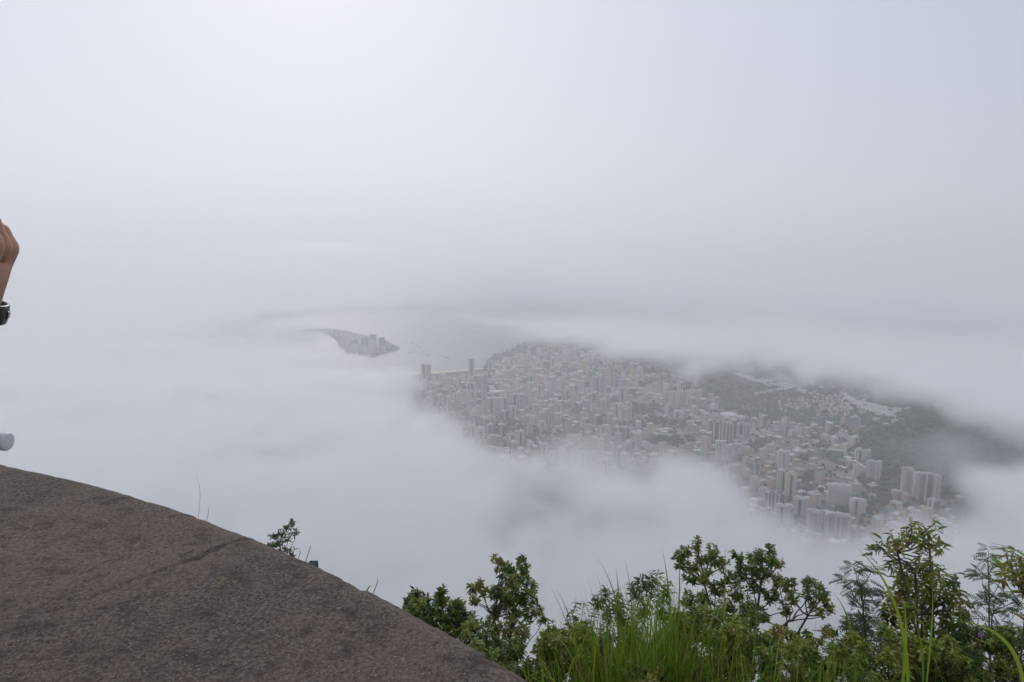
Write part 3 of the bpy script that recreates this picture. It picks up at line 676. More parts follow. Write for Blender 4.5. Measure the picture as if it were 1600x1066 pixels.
def shrub(name, label, root_px, depth, clumps, mats, leaf=0.045, wid=0.42, tips=9, per=9, style='round', seed=1, spread=0.25, stem_r=0.014, hubs=None, root_below=True, bark=None, curl=0.25):
    """clumps: (px, py, radius px); mats: weighted list of leaf materials, one foliage part per material"""
    rnd = random.Random(seed); rg = np.random.default_rng(seed)
    rp = at_d(root_px[0], root_px[1], depth); rz = slope_z(rp.x, rp.y) if root_below else rp.z
    root = Vector((rp.x, rp.y, min(rz, rp.z)))
    t = empty(name, tuple(root)); tag(t, label, 'shrub' if 'shrub' in name else 'plant')
    tb = Tubes(); o = root
    hub_pts = [at_d(h[0], h[1], depth+rnd.uniform(-.15, .15)) for h in (hubs or [])]
    for h in hub_pts: tb.add([q-o for q in curve(root, h, (0, 0, 0.05), 5, rnd, .03)], stem_r*.75, stem_r*.4, 5)
    groups = {k: [[], [], [], [], []] for k, _ in mats}; keys = [k for k, w in mats for _ in range(w)]
    for (px, py, r) in clumps:
        dd = depth+rnd.uniform(-spread, spread); c = at_d(px, py, dd); rad = r*dd/FPX*1.04
        st = min(hub_pts+[root], key=lambda h: (h-c).length + (0.3 if h.z > c.z else 0))
        cen = c-Vector((0, 0, rad*0.55))
        tb.add([q-o for q in curve(st, cen, (rnd.uniform(-.05, .05), rnd.uniform(-.05, .05), -0.02), 5, rnd, .035)], stem_r*.34, stem_r*.18, 4)
        nt_ = max(6, int(tips*2.6*(r/16.0)**1.5)) if style == 'round' else max(2, int(tips*1.2*(r/14.0)**1.5)) if style == 'feather' else max(2, int(tips*1.25*(r/12.0)**1.5)); mk = rnd.choice(keys)
        for _ in range(nt_):
            v = rg.normal(size=3); v /= np.linalg.norm(v); q = rg.uniform(0.25, 1)**0.5
            tip = c+Vector((v[0], v[1]*1.1, v[2]*0.95))*rad*q
            pts = curve(cen, tip, (0, 0, -rad*.12), 3, rnd, .06); tb.add([z-o for z in pts], stem_r*.13, stem_r*.06, 3)
            ax = unit(np.array(tip-cen)*0.8+np.array([0, 0, rad*0.6]))
            m = mk if rnd.random() < .75 else rnd.choice(keys); g = groups[m]
            base = np.array(tip-o)
            if style == 'feather':
                for f in range(per):
                    a = f*2.4+rnd.random(); pd = unit(np.cross(ax, [0.3, .9, .2])); qd = np.cross(ax, pd); fd = unit(ax*rnd.uniform(-.3, .7)+pd*math.cos(a)+qd*math.sin(a)); FL = leaf*rnd.uniform(.7, 1.2); side = unit(np.cross(fd, [0, 0, 1.]))
                    nl = 7
                    for k in range(1, nl+1):
                        s = k/nl; pp = base+fd*FL*s-np.array([0, 0, FL*.25*s*s])
                        for sg in (-1, 1):
                            g[0].append(pp); g[1].append(unit(side*sg+fd*.45)); g[2].append(np.array([0, 0, 1.])); g[3].append(FL*.36*(1.15-.5*abs(s-.45))); g[4].append(FL*.12)
                continue
            for f in range(per):
                a = f*2.4+rnd.random()*.5; pd = unit(np.cross(ax, [0.31, .92, .2])); qd = np.cross(ax, pd)
                if style == 'star': el = rnd.uniform(-.25, .45); back = rnd.uniform(0, .12)
                else: el = rnd.uniform(.0, 1.3); back = rnd.uniform(0, 1)*rad*.5
                dr = unit(ax*el+pd*math.cos(a)+qd*math.sin(a)+rg.normal(size=3)*.15)
                g[0].append(base-ax*back); g[1].append(dr); g[2].append(ax+rg.normal(size=3)*.25); l = leaf*rnd.uniform(.6, 1.15); g[3].append(l); g[4].append(l*wid)
    tb.build('branches', bark or M_bark, t)
    for k, g in groups.items():
        if g[0]: leaf_mesh('foliage', g[0], g[1], g[2], g[3], g[4], ML[k], t, curl)
    return t
rj = random.Random(77)
def fill(x0, x1, y0, y1, n, r0=14, r1=26): return [(rj.uniform(x0, x1), rj.uniform(y0, y1), rj.uniform(r0, r1)) for _ in range(n)]
shrub('leafy_shrub', "low dark shrub directly behind the parapet edge, left of the tall shrub", (700, 1120), 3.9, [(640, 940, 12), (652, 930, 13), (650, 948, 16), (672, 945, 20), (690, 930, 12), (695, 955, 20), (715, 962, 20), (680, 968, 16), (735, 975, 20), (705, 985, 20), (750, 1000, 22), (730, 1010, 22), (715, 945, 14), (662, 965, 12)],
      [('dark', 3), ('mid', 1), ('blue', 1)], 0.036, seed=2, hubs=[(700, 1040)])
shrub('leafy_shrub', "tall narrow shrub with round leafy crown standing above the parapet end", (800, 1140), 4.6, [(776, 874, 8), (784, 884, 10), (797, 890, 11), (812, 876, 9), (818, 886, 10), (790, 906, 15), (806, 908, 15), (820, 900, 10), (776, 925, 14), (795, 932, 16), (812, 934, 14), (828, 918, 12), (832, 938, 11), (778, 950, 16), (800, 955, 18), (824, 957, 14), (738, 920, 8), (748, 912, 8), (756, 926, 9), (742, 936, 8), (768, 975, 18), (792, 980, 18), (842, 957, 9), (848, 968, 8), (815, 985, 14), (775, 1010, 20), (805, 1015, 20), (755, 1035, 22), (790, 1045, 22)],
      [('dark', 3), ('mid', 2), ('olive', 1)], 0.036, seed=3, hubs=[(800, 1050), (798, 985), (770, 960)], tips=10)
shrub('herb_plant', "thin stemmed plants with whorled leaves right of the tall narrow shrub", (900, 1130), 4.3, [(900, 937, 9), (912, 940, 7), (894, 958, 8), (930, 945, 10), (862, 968, 6), (870, 985, 8), (880, 978, 9), (925, 962, 12), (905, 990, 10), (880, 1010, 12)],
      [('mid', 1), ('blue', 2)], 0.05, 0.26, tips=3, per=6, seed=4, style='star', hubs=[(905, 1040)], stem_r=.009, bark=M_stem)
shrub('herb_plant', "bushy blue green plants with narrow leaves behind the tall grass clump", (990, 1130), 4.5, [(935, 930, 12), (948, 925, 12), (965, 935, 15), (950, 950, 16), (990, 912, 10), (1003, 900, 9), (1015, 897, 9), (1028, 893, 8), (1020, 910, 14), (1000, 920, 14), (1040, 915, 16), (975, 955, 18), (1005, 945, 18), (1035, 945, 20), (990, 980, 22), (950, 985, 20), (925, 1000, 18)],
      [('blue', 3), ('mid', 1)], 0.055, 0.26, tips=7, per=7, seed=5, style='star', hubs=[(990, 1020), (1010, 960)], stem_r=.010, bark=M_stem)
shrub('leafy_shrub', "big spreading shrub with airy crown and bare slanting right branch, behind the tall grass", (1130, 1150), 5.0,
      [(1060, 868, 11), (1072, 860, 10), (1090, 846, 6), (1088, 856, 8), (1098, 872, 13), (1113, 858, 10), (1118, 872, 12), (1082, 885, 12), (1066, 884, 10), (1130, 880, 10), (1150, 866, 9), (1158, 878, 11), (1175, 873, 10), (1190, 868, 11), (1205, 856, 9), (1203, 870, 13), (1216, 880, 10), (1180, 888, 14), (1160, 898, 14), (1140, 902, 13), (1195, 895, 13), (1100, 898, 14), (1078, 905, 11), (1120, 915, 16),
       (1150, 922, 16), (1180, 915, 15), (1215, 905, 12), (1232, 912, 13), (1205, 930, 14), (1238, 932, 13), (1225, 950, 11), (1262, 908, 9), (1275, 915, 10), (1265, 926, 12), (1285, 928, 10), (1292, 940, 8), (1272, 944, 11), (1298, 952, 9), (1283, 960, 8), (1170, 945, 18), (1135, 945, 18), (1100, 935, 18), (1075, 935, 14), (1190, 960, 16), (1150, 972, 20), (1110, 970, 20), (1080, 970, 18), (1130, 1000, 22), (1175, 992, 18), (1205, 1000, 16), (1160, 1030, 22), (1115, 1035, 24), (1075, 1010, 20), (1200, 1035, 20), (1240, 1010, 12), (1255, 1030, 14)],
      [('dark', 3), ('mid', 2), ('olive', 1)], 0.037, seed=6, tips=10, hubs=[(1140, 1060), (1120, 970), (1175, 960), (1230, 972), (1262, 962), (1100, 910), (1190, 905)], stem_r=.02)
shrub('leafy_shrub', "low dark undershrub filling the dip right of the spreading shrub", (1270, 1150), 4.6, fill(1190, 1330, 1000, 1070, 22, 12, 20)+[(1235, 995, 10), (1262, 992, 9), (1300, 985, 12), (1325, 975, 12), (1345, 985, 14)],
      [('dark', 2), ('blue', 2)], 0.033, seed=7, hubs=[(1270, 1060)], tips=9)
shrub('feathery_shrub', "dark fine leaved feathery shrub left of the umbrella leaved tree", (1350, 1150), 4.4, [(1335, 883, 8), (1348, 890, 8), (1362, 888, 9), (1324, 903, 8), (1340, 908, 10), (1356, 912, 12), (1332, 925, 10), (1350, 932, 14), (1330, 948, 12), (1350, 955, 18), (1368, 940, 14), (1340, 975, 18), (1365, 975, 20), (1355, 1000, 22), (1335, 1020, 22), (1375, 1010, 22)],
      [('blue', 3), ('dark', 1)], 0.078, tips=3.4, per=3, style='feather', seed=8, hubs=[(1352, 1030), (1350, 950), (1345, 915)], stem_r=.011)
shrub('umbrella_shrub', "tallest plant at the right, with umbrella whorls of drooping leaves on bare forked twigs", (1440, 1160), 4.1,
      [(1376, 843, 7), (1368, 848, 6), (1394, 831, 7), (1402, 840, 7), (1412, 836, 7), (1425, 818, 8), (1436, 820, 8), (1446, 828, 6), (1408, 828, 6), (1462, 813, 7), (1455, 836, 7), (1444, 840, 6), (1472, 843, 6), (1397, 868, 8), (1408, 880, 9), (1425, 872, 8), (1440, 865, 9), (1452, 874, 9), (1430, 890, 11), (1412, 895, 10), (1450, 892, 11), (1470, 888, 8),
       (1395, 915, 10), (1412, 912, 12), (1432, 912, 13), (1455, 910, 13), (1475, 905, 11), (1490, 900, 9), (1400, 932, 13), (1425, 935, 15), (1450, 932, 15), (1475, 928, 14), (1497, 922, 11), (1510, 935, 9), (1390, 955, 14), (1420, 958, 16), (1450, 958, 17), (1480, 952, 16), (1505, 955, 13), (1405, 985, 18), (1440, 985, 20), (1475, 982, 18), (1505, 985, 16), (1420, 1015, 22), (1460, 1015, 22), (1500, 1020, 20), (1530, 1010, 16), (1440, 1045, 22), (1485, 1048, 22)],
      [('olive', 3), ('mid', 2), ('dark', 1)], 0.062, 0.30, tips=5, per=9, style='star', seed=9, hubs=[(1440, 1050), (1440, 960), (1430, 890), (1455, 880), (1402, 862), (1452, 850)], stem_r=.017, curl=0.45)
shrub('feathery_shrub', "slim feathery shrub with bare grey stem at the far right, beyond the umbrella leaved tree", (1550, 1150), 4.6, [(1545, 862, 6), (1540, 872, 7), (1552, 880, 6), (1526, 892, 8), (1535, 900, 8), (1548, 905, 8), (1562, 908, 7), (1540, 920, 10), (1558, 925, 11), (1528, 935, 9), (1575, 930, 8), (1585, 938, 8), (1595, 945, 6), (1545, 945, 12), (1565, 950, 12), (1585, 958, 9), (1530, 960, 12), (1560, 975, 14), (1590, 980, 12), (1575, 1000, 16), (1540, 1000, 16)],
      [('blue', 2), ('dark', 1)], 0.078, tips=3, per=3, style='feather', seed=10, hubs=[(1552, 1010), (1550, 960), (1545, 905)], stem_r=.012)
shrub('leafy_shrub', "olive leaved sprig entering at the right edge of the view", (1640, 1140), 3.6, [(1573, 868, 8), (1583, 862, 8), (1595, 868, 8), (1578, 882, 8), (1592, 888, 9), (1570, 893, 6), (1605, 875, 12), (1610, 895, 14), (1625, 880, 14), (1600, 905, 9), (1630, 910, 16)],
      [('olive', 3), ('mid', 1)], 0.06, 0.34, tips=5, per=8, style='star', seed=11, hubs=[(1630, 1000), (1605, 930)], stem_r=.012)
shrub('leafy_shrub', "dark tangled shrub in the bottom right corner with a small pink flower", (1560, 1150), 4.0, fill(1500, 1640, 985, 1075, 26, 14, 22), [('dark', 3), ('mid', 1), ('olive', 1)], 0.036, seed=12, hubs=[(1560, 1060)], tips=9)
shrub('small_shrub', "small grey green shrub peeking over the crest of the parapet", (445, 905), 3.6, [(428, 838, 8), (440, 830, 8), (452, 824, 7), (458, 818, 6), (460, 833, 6), (448, 842, 7), (434, 848, 9), (424, 853, 8), (440, 858, 8), (455, 862, 8), (430, 866, 8)],
      [('blue', 2), ('dark', 1)], 0.024, 0.4, tips=9, per=7, seed=13, hubs=[(436, 870)], stem_r=.007)
shrub('leafy_shrub', "low shrub at the foot of the tall narrow shrub beside the parapet", (830, 1150), 3.9, fill(760, 900, 1005, 1075, 22, 14, 22), [('dark', 3), ('mid', 1)], 0.036, seed=31, hubs=[(830, 1070)], tips=8)
shrub('leafy_shrub', "dark low shrub half hidden behind the tall grass clump", (1000, 1150), 4.1, fill(900, 1090, 975, 1075, 40, 16, 26), [('dark', 3), ('blue', 1), ('mid', 1)], 0.036, seed=32, hubs=[(960, 1070), (1040, 1070)], tips=8)
shrub('leafy_shrub', "low shrub with bright young leaves at the bottom centre of the view", (1010, 1150), 3.3, fill(985, 1035, 1040, 1075, 9, 12, 18), [('olive', 2), ('mid', 3)], 0.032, seed=33, hubs=[(1010, 1080)], tips=8)
shrub('leafy_shrub', "dark low shrub under the umbrella leaved tree", (1430, 1160), 3.8, fill(1340, 1520, 1010, 1080, 34, 16, 24), [('dark', 3), ('mid', 1), ('olive', 1)], 0.036, seed=34, hubs=[(1400, 1080), (1460, 1080)], tips=8)
for sd, rx, ry, cl, mt, dp, lb in [(41, 1110, 1150, fill(1050, 1180, 955, 1070, 40, 12, 20), [('mid', 3), ('olive', 1), ('dark', 1)], 3.9, "yellow green low bush between the grass clump and the spreading shrub's trunk"),
    (42, 1250, 1150, fill(1190, 1320, 1010, 1075, 18, 12, 19), [('mid', 2), ('dark', 2)], 3.8, "fresh green low bush below the bare slanting branch"),
    (46, 1235, 1150, [(1215, 985, 13), (1235, 992, 13), (1200, 1000, 14), (1252, 1005, 13), (1225, 1015, 16), (1275, 1000, 12), (1290, 990, 10), (1260, 1030, 15), (1195, 1025, 14)], [('mid', 2), ('olive', 2)], 4.1, "pale olive bush directly under the bare slanting branch"),
    (47, 1440, 1150, [(1380, 985, 13), (1395, 1005, 15), (1425, 1000, 13), (1450, 1015, 15), (1480, 1005, 13), (1500, 1025, 15), (1470, 1040, 16), (1420, 1035, 16)], [('mid', 3), ('olive', 1)], 3.6, "fresh green bush at the foot of the umbrella leaved tree"),
    (43, 870, 1150, fill(840, 930, 985, 1070, 20, 12, 18), [('mid', 3), ('olive', 2)], 3.8, "yellow green low bush left of the tall grass clump"),
    (44, 1380, 1150, [(1330, 1000, 12), (1310, 1020, 14), (1350, 1020, 14), (1390, 1030, 16), (1330, 1045, 16), (1370, 1060, 16), (1410, 1050, 14)], [('mid', 3), ('olive', 1)], 3.4, "fresh green low bush in front of the feathery shrub"),
    (45, 740, 1150, [(700, 985, 10), (722, 992, 12), (745, 1010, 14), (765, 1030, 14), (735, 975, 10), (780, 1050, 14), (800, 1060, 12)], [('mid', 3), ('olive', 1)], 3.5, "fresh green low bush hugging the parapet's far side")]:
    shrub('leafy_shrub', lb, (rx, ry), dp, cl, mt, 0.036, seed=sd, hubs=[(rx, 1085)], tips=7, stem_r=.008)
# flower
fp = at_d(1531, 992, 3.85); fm = principled("petal_pink", (0.62, 0.22, 0.60), 0.6)
ft = empty('pink_flower', tuple(fp)); tag(ft, "tiny pink flower on the shrub in the bottom right corner", 'flower')
rg = np.random.default_rng(4); a = np.arange(9)*0.7
leaf_mesh('petals', np.zeros((9, 3)), np.stack([np.cos(a), np.full(9, -.6), np.sin(a)], -1), np.tile([0, -1., 0], (9, 1)), np.full(9, .016), np.full(9, .010), fm, ft)
tb = Tubes(); tb.add([Vector((0, 0, 0)), Vector((0.01, 0.02, -0.06)), Vector((0.01, .05, -.14))], .0015, .002, 4); tb.build('stalk', M_stem, ft)
# grass
def blade_verts(root, tip, width, bend, n=9):
    out = []; d = tip-root; L = d.length; side = d.cross(Vector((bend[0], bend[1], 0.001)))
    side = side.normalized() if side.length > 1e-5 else Vector((1, 0, 0))
    mid = root+Vector((0, 0, 1))*L*0.62+Vector((d.x, d.y, 0))*0.12+Vector((bend[0], bend[1], 0))*0.1
    for i in range(n+1):
        t = i/n; p = root*(1-t)**2+mid*2*t*(1-t)+tip*t*t; w = width*(0.55+0.9*t*(1-t)*2)*(1-t**2.2)+0.0006
        tang = (mid-root)*(1-t)*2+(tip-mid)*2*t; s = tang.cross(Vector((bend[0]+.01, bend[1]+.3, 0))); s.normalize(); nn = s.cross(tang).normalized()
        out += [p-s*w/2+nn*w*.18, p, p+s*w/2+nn*w*.18]
    return out
def blades(name, lst, mat, parent=None, origin=Vector((0, 0, 0)), n=9):
    V = []; F = []
    for (r, tp, w, b) in lst:
        n0 = len(V); V += [v-origin for v in blade_verts(r, tp, w, b, n)]
        for i in range(n):
            for k in range(2): F.append((n0+i*3+k, n0+i*3+k+1, n0+(i+1)*3+k+1, n0+(i+1)*3+k))
    return mesh_obj(name, V, F, mat, parent, True)
G = {'grass': [], 'lime': [], 'dry': []}; gr = random.Random(21)
def tuft(px, depth, top, n, spread_px, key=None, wmin=.005, wmax=.011):
    for _ in range(int(n*1.3)):
        x = px+gr.gauss(0, spread_px); dd = depth+gr.uniform(-.35, .35); b = at_d(x, 1100, dd); b.z = slope_z(b.x, b.y)-.02 if dd < 4.2 else b.z-.3
        ty = top+abs(gr.gauss(0, 1))*55; lean = gr.gauss(0, 26); tp = at_d(x+lean, ty, dd+gr.uniform(-.25, .15))
        if gr.random() < 0.62: tp = tp+Vector((math.copysign(.12, lean)*gr.uniform(.5, 2.6), gr.uniform(-.15, .1), -gr.uniform(.04, .45)))   # drooping tips
        k = key or gr.choice(['grass']*7+['lime']*4+['dry']*2)
        G[k].append((b, tp, gr.uniform(wmin, wmax), (gr.uniform(-.5, .5), gr.uniform(-.5, .5))))
for px, dep, top, n, sp in [(1000, 3.6, 905, 260, 34), (960, 3.5, 895, 120, 18), (1030, 3.7, 895, 150, 24), (1075, 3.8, 925, 70, 26), (920, 3.5, 975, 60, 24), (870, 3.4, 985, 60, 22), (830, 3.3, 1000, 45, 16), (1110, 3.5, 945, 90, 30), (1150, 3.4, 985, 60, 26), (905, 3.3, 985, 50, 30),
                            (1170, 3.6, 985, 50, 28), (1240, 3.5, 955, 80, 34), (1130, 3.7, 915, 46, 34), (890, 3.6, 935, 50, 26), (1300, 3.4, 960, 40, 20), (1310, 3.4, 975, 40, 22), (1380, 3.3, 985, 36, 30), (1450, 3.2, 1000, 30, 34), (1540, 3.2, 1010, 36, 36), (1600, 3.2, 990, 24, 24), (780, 3.1, 1030, 26, 18), (750, 3.2, 1000, 14, 20)]:
    tuft(px, dep, top, n, sp)
gname = {'grass': ("tall_grass", "dense tall green grass growing along the outside of the parapet"), 'lime': ("bright_grass", "lighter yellow green grass blades mixed into the tall grass"), 'dry': ("dry_grass", "dry brown grass blades hanging in the tall grass")}
for k, l in G.items(): tag(blades(gname[k][0], l, ML[k]), gname[k][1], None, None, 'stuff')
def lone(pxs, depth, width, mat, label, name='grass_blade', low=None, bend=(.3, .3)):
    b = at_d(pxs[0][0], pxs[0][1], depth); tp = at_d(pxs[1][0], pxs[1][1], depth-.05); lst = [(b, tp, width*.85, bend)]
    o = blades(name, lst, ML[mat], None, b, 14); o.location = b; tag(o, label, 'grass blade')
lone([(975, 1090), (934, 871)], 3.4, .012, 'grass', "long leaning grass blade, leftmost of those rising above the grass clump")
lone([(963, 1090), (962, 886)], 3.4, .017, 'grass', "broad upright grass blade in the middle of the grass clump top")
lone([(985, 1090), (977, 876)], 3.45, .010, 'grass', "thin upright grass blade right of the broad upright one")
lone([(1045, 1100), (1034, 856)], 3.6, .016, 'grass', "wide leaning grass blade before the left side of the spreading shrub")
lone([(1052, 1100), (1061, 852)], 3.6, .012, 'grass', "upright pointed grass blade touching the top left of the spreading shrub")
lone([(1122, 1100), (1133, 853)], 3.7, .012, 'mid', "tall grass blade rising in front of the spreading shrub crown")
lone([(900, 1080), (868, 920)], 3.3, .009, 'grass', "thin leaning grass blade right of the tall narrow shrub")
lone([(1335, 1090), (1302, 925)], 3.3, .016, 'grass', "dark blade standing in the gap between the spreading and feathery shrubs")
lone([(1418, 1110), (1340, 857)], 3.0, .021, 'lime', "longest bright blade, leaning left before the umbrella leaved tree")
lone([(1408, 1090), (1412, 938)], 3.1, .018, 'lime', "short wide upright blade before the umbrella leaved tree")
lone([(1445, 1090), (1457, 915)], 3.2, .011, 'lime', "thin upright blade before the right half of the umbrella leaved tree")
lone([(1440, 1100), (1420, 955)], 3.1, .010, 'grass', "arching blade just right of the short wide blade")
lone([(1600, 1100), (1488, 970)], 2.6, .020, 'lime', "broad yellow green blade crossing the bottom right corner")
lone([(1650, 990), (1549, 849)], 2.7, .017, 'grass', "dark blade slanting in from the right edge of the view")
lone([(1640, 1085), (1560, 950)], 2.6, .030, 'dry', "brownish wide blade at the right edge above the corner")
lone([(305, 835), (303, 735)], 2.2, .0016, 'dry', "hair thin dry grass stalk with faint seed head on the parapet rim")
lone([(316, 830), (319, 786)], 2.2, .0022, 'dark', "short thin stalk beside the hair thin stalk on the rim")
lone([(470, 895), (484, 849)], 2.0, .0028, 'dark', "dark pointed stalk on the rim right of the small shrub")
lone([(460, 885), (461, 858)], 2.1, .0025, 'dark', "tiny stalk on the rim between small shrub and dark stalk")
lone([(575, 945), (587, 906)], 1.7, .0028, 'mid', "dark slanting stalk with green leaf on the lower rim")
lone([(568, 942), (582, 918)], 1.7, .0040, 'grass', "small bent green leaf on the lower rim", bend=(.1, .1))
# dry twigs caught in the grass
M_twig = principled("dead_twig", (0.42, 0.35, 0.26), 0.8)
for i, (p1, p2, d, lb) in enumerate([((1105, 962), (1128, 975), 3.3, "pale dead twig caught in the grass before the spreading shrub"), ((1270, 985), (1330, 1015), 3.0, "pale curved dead twig in the grass at lower right"), ((1105, 985), (1122, 960), 3.3, "short pale dead twig crossing the one before the spreading shrub")]):
    tb = Tubes(); a_, b_ = at_d(*p1, d), at_d(*p2, d); tb.add([q-a_ for q in curve(a_, b_, (0, 0, .03), 6, gr, .05)], .003, .0012, 5); o = tb.build('dead_twig', M_twig, None); o.location = a_; tag(o, lb, 'twig')
# bits lying on the parapet
for i, (p1, p2, lb, mt) in enumerate([((340, 918), (352, 905), "tiny green grass bit lying on the parapet top", 'lime'), ((268, 1010), (296, 1004), "pale dry straw lying on the lower part of the parapet top", 'dry')]):
    a_, b_ = at_z(*p1, ZP+.006), at_z(*p2, ZP+.008); tb = Tubes(); tb.add([Vector((0, 0, 0)), (b_-a_)*.5+Vector((0, 0, .003)), b_-a_], .0011, .0006, 5); o = tb.build('straw', ML[mt], None); o.location = a_; tag(o, lb, 'straw')
# dark little box just beyond the rim
bp_ = at_d(490, 880, 2.2); mb = MB().prism([(-.020, -.02), (.012, -.02), (.012, .02), (-.020, .02)], -.35, -.004, [(-.018, -.018), (.010, -.018), (.010, .018), (-.018, .018)])
o = mb.build('metal_post', principled("dark_teal_paint", (0.035, 0.06, 0.06), 0.9, spec=0.05, noise=(30, (0.06, 0.07, 0.06), 3)), None); o.location = bp_+Vector((0, 0, .004)); tag(o, "stub of a dark painted post just behind the parapet rim", 'post')

# ------------------------------------------------------------------ person at the left edge
M_skin = principled("skin", (0.50, 0.285, 0.175), 0.55, noise=(28, (0.40, 0.20, 0.125), 5), bump=(300, 0.15, 0.001), spec=0.35)
M_shirt = principled("shirt_cloth", (0.16, 0.18, 0.22), 0.9, bump=(200, 0.2, 0.001)); M_trs = principled("trouser_cloth", (0.05, 0.055, 0.07), 0.9); M_hair = principled("hair", (0.02, 0.015, 0.012), 0.7)
M_shoe = principled("shoe", (0.06, 0.06, 0.06), 0.6)
def skin(name, pts, edges, rad, mat, parent, root=0, sub=2, o=Vector((0, 0, 0))):
    me = bpy.data.meshes.new(name); me.from_pydata([tuple(Vector(p)-o) for p in pts], edges, []); me.materials.append(mat)
    ob = bpy.data.objects.new(name, me); link(ob, parent)
    sk = ob.modifiers.new('skin', 'SKIN'); sk.use_smooth_shade = True
    for i, d in enumerate(me.skin_vertices[0].data):
        r = rad[i]; d.radius = r if isinstance(r, tuple) else (r, r); d.use_root = (i == root)
    ss = ob.modifiers.new('sub', 'SUBSURF'); ss.levels = sub; ss.render_levels = sub
    return ob
po = Vector((-1.30, 0.45, FLOOR)); per = empty('person', tuple(po)); tag(per, "person at the left edge, only a raised hand with a black bracelet showing", 'person')
HD = 1.05
def hp(px, py, dd=0.0): return at_d(px, py, HD+dd)
wr = hp(-22, 466); P = []; E = []; RD = []
def ad(p, r, par=None):
    P.append(tuple(p)); RD.append(r); i = len(P)-1
    if par is not None: E.append((par, i))
    return i
x, y = po.x, po.y
pel = ad((x, y, FLOOR+.95), (.15, .11)); ch = ad((x, y, FLOOR+1.18), (.14, .10), pel); cu = ad((x, y+.01, FLOOR+1.36), (.15, .10), ch); nk = ad((x, y+.02, FLOOR+1.48), .055, cu); hd = ad((x, y+.04, FLOOR+1.57), (.075, .085), nk); h2 = ad((x, y+.05, FLOOR+1.66), (.078, .09), hd); ad((x, y+.04, FLOOR+1.72), .05, h2)
for sx in (-1, 1):
    hip = ad((x+sx*.10, y, FLOOR+.88), .095, pel); kn = ad((x+sx*.11, y+.02, FLOOR+.48), .058, hip); an = ad((x+sx*.11, y-.01, FLOOR+.09), .04, kn); ad((x+sx*.12, y+.16, FLOOR+.035), (.04, .03), an)
def hand(wrist_i, wrist, palm_dir, spread_dir, curl_dir, s=1.0, curls=(.7, .8, .9, 1.0)):
    """palm plus five fingers; palm_dir along the metacarpals, spread_dir from little finger to index, curl_dir the way the fingers bend"""
    pd, sd, cd = palm_dir.normalized(), spread_dir.normalized(), curl_dir.normalized()
    pm = ad(wrist+pd*.045*s, .0255*s, wrist_i)
    for k, (off, lens) in enumerate([(.030, (.040, .024, .020)), (.010, (.044, .028, .021)), (-.010, (.041, .026, .020)), (-.029, (.032, .019, .018))]):
        mc = wrist+pd*(.092-.004*abs(k-1))*s+sd*off*s; i = ad(wrist+pd*.060*s+sd*off*.75*s, .0125*s, pm); i = ad(mc-cd*.004*s, .0160*s, i); ang = curls[k]*.6; p = mc
        for l, r in zip(lens, (.0132, .0100, .008)):
            dv = (pd*math.cos(ang)+cd*math.sin(ang))*l*s
            if r == .0132: i = ad(p+dv*.55, .0088*s, i)
            p = p+dv; i = ad(p, r*s, i); ang += curls[k]*.85
    i = ad(wrist+pd*.028*s+sd*.026*s+cd*.008*s, .0135*s, pm); i = ad(wrist+pd*.056*s+sd*.050*s+cd*.020*s, .0115*s, i); i = ad(wrist+pd*.086*s+sd*.053*s+cd*.038*s, .0095*s, i); ad(wrist+pd*.108*s+sd*.044*s+cd*.048*s, .0075*s, i)
# arm whose hand shows in the picture
sh = ad((x+.19, y+.02, FLOOR+1.38), .052, cu); elb = hp(-90, 640, -.02); e_ = ad(elb, .040, sh); f_ = ad(elb.lerp(wr, .45), .036, e_); w_ = ad(wr, (.027, .021), f_)
hand(w_, wr, hp(-3, 378)-wr, Vector((0.02, -1, 0)), Vector((-1, 0, 0.2)), 0.97, (.72, .78, .85, .95))
# arm holding the bottle, outside the picture
bot = at_d(-3, 689, 1.06); sh = ad((x-.19, y+.02, FLOOR+1.38), .052, cu); el2 = Vector((x-.14, y+.26, FLOOR+1.14)); e_ = ad(el2, .04, sh); w2 = Vector((bot.x-.20, bot.y-.10, bot.z-.05)); f_ = ad(el2.lerp(w2, .5), .034, e_); w_ = ad(w2, (.027, .021), f_)
hand(w_, w2, Vector((.25, 1, .05)), Vector((.8, -.2, .1)), Vector((0, .1, 1)), 0.95, (1.3, 1.3, 1.35, 1.4))
skin('body', P, E, RD, M_skin, per, 0, 2, po)
skin('shirt', [(x, y, FLOOR+.92), (x, y, FLOOR+1.16), (x, y+.01, FLOOR+1.36), (x+.19, y+.02, FLOOR+1.38), tuple(Vector((x+.19, y+.02, FLOOR+1.38)).lerp(elb, .6)), (x-.19, y+.02, FLOOR+1.38), tuple(Vector((x-.19, y+.02, FLOOR+1.38)).lerp(el2, .6))], [(0, 1), (1, 2), (2, 3), (3, 4), (2, 5), (5, 6)], [(.18, .13), (.17, .125), (.175, .125), .07, .062, .07, .062], M_shirt, per, 0, 2, po)
skin('trousers', [(x, y, FLOOR+.96), (x+.10, y, FLOOR+.86), (x+.11, y+.02, FLOOR+.48), (x+.11, y, FLOOR+.12), (x-.10, y, FLOOR+.86), (x-.11, y+.02, FLOOR+.48), (x-.11, y, FLOOR+.12)], [(0, 1), (1, 2), (2, 3), (0, 4), (4, 5), (5, 6)], [(.17, .125), .115, .085, .07, .115, .085, .07], M_trs, per, 0, 2, po)
skin('hair', [(x, y+.0, FLOOR+1.63), (x, y+.02, FLOOR+1.71), (x, y+.05, FLOOR+1.75)], [(0, 1), (1, 2)], [(.085, .08), (.088, .095), .05], M_hair, per, 0, 2, po)
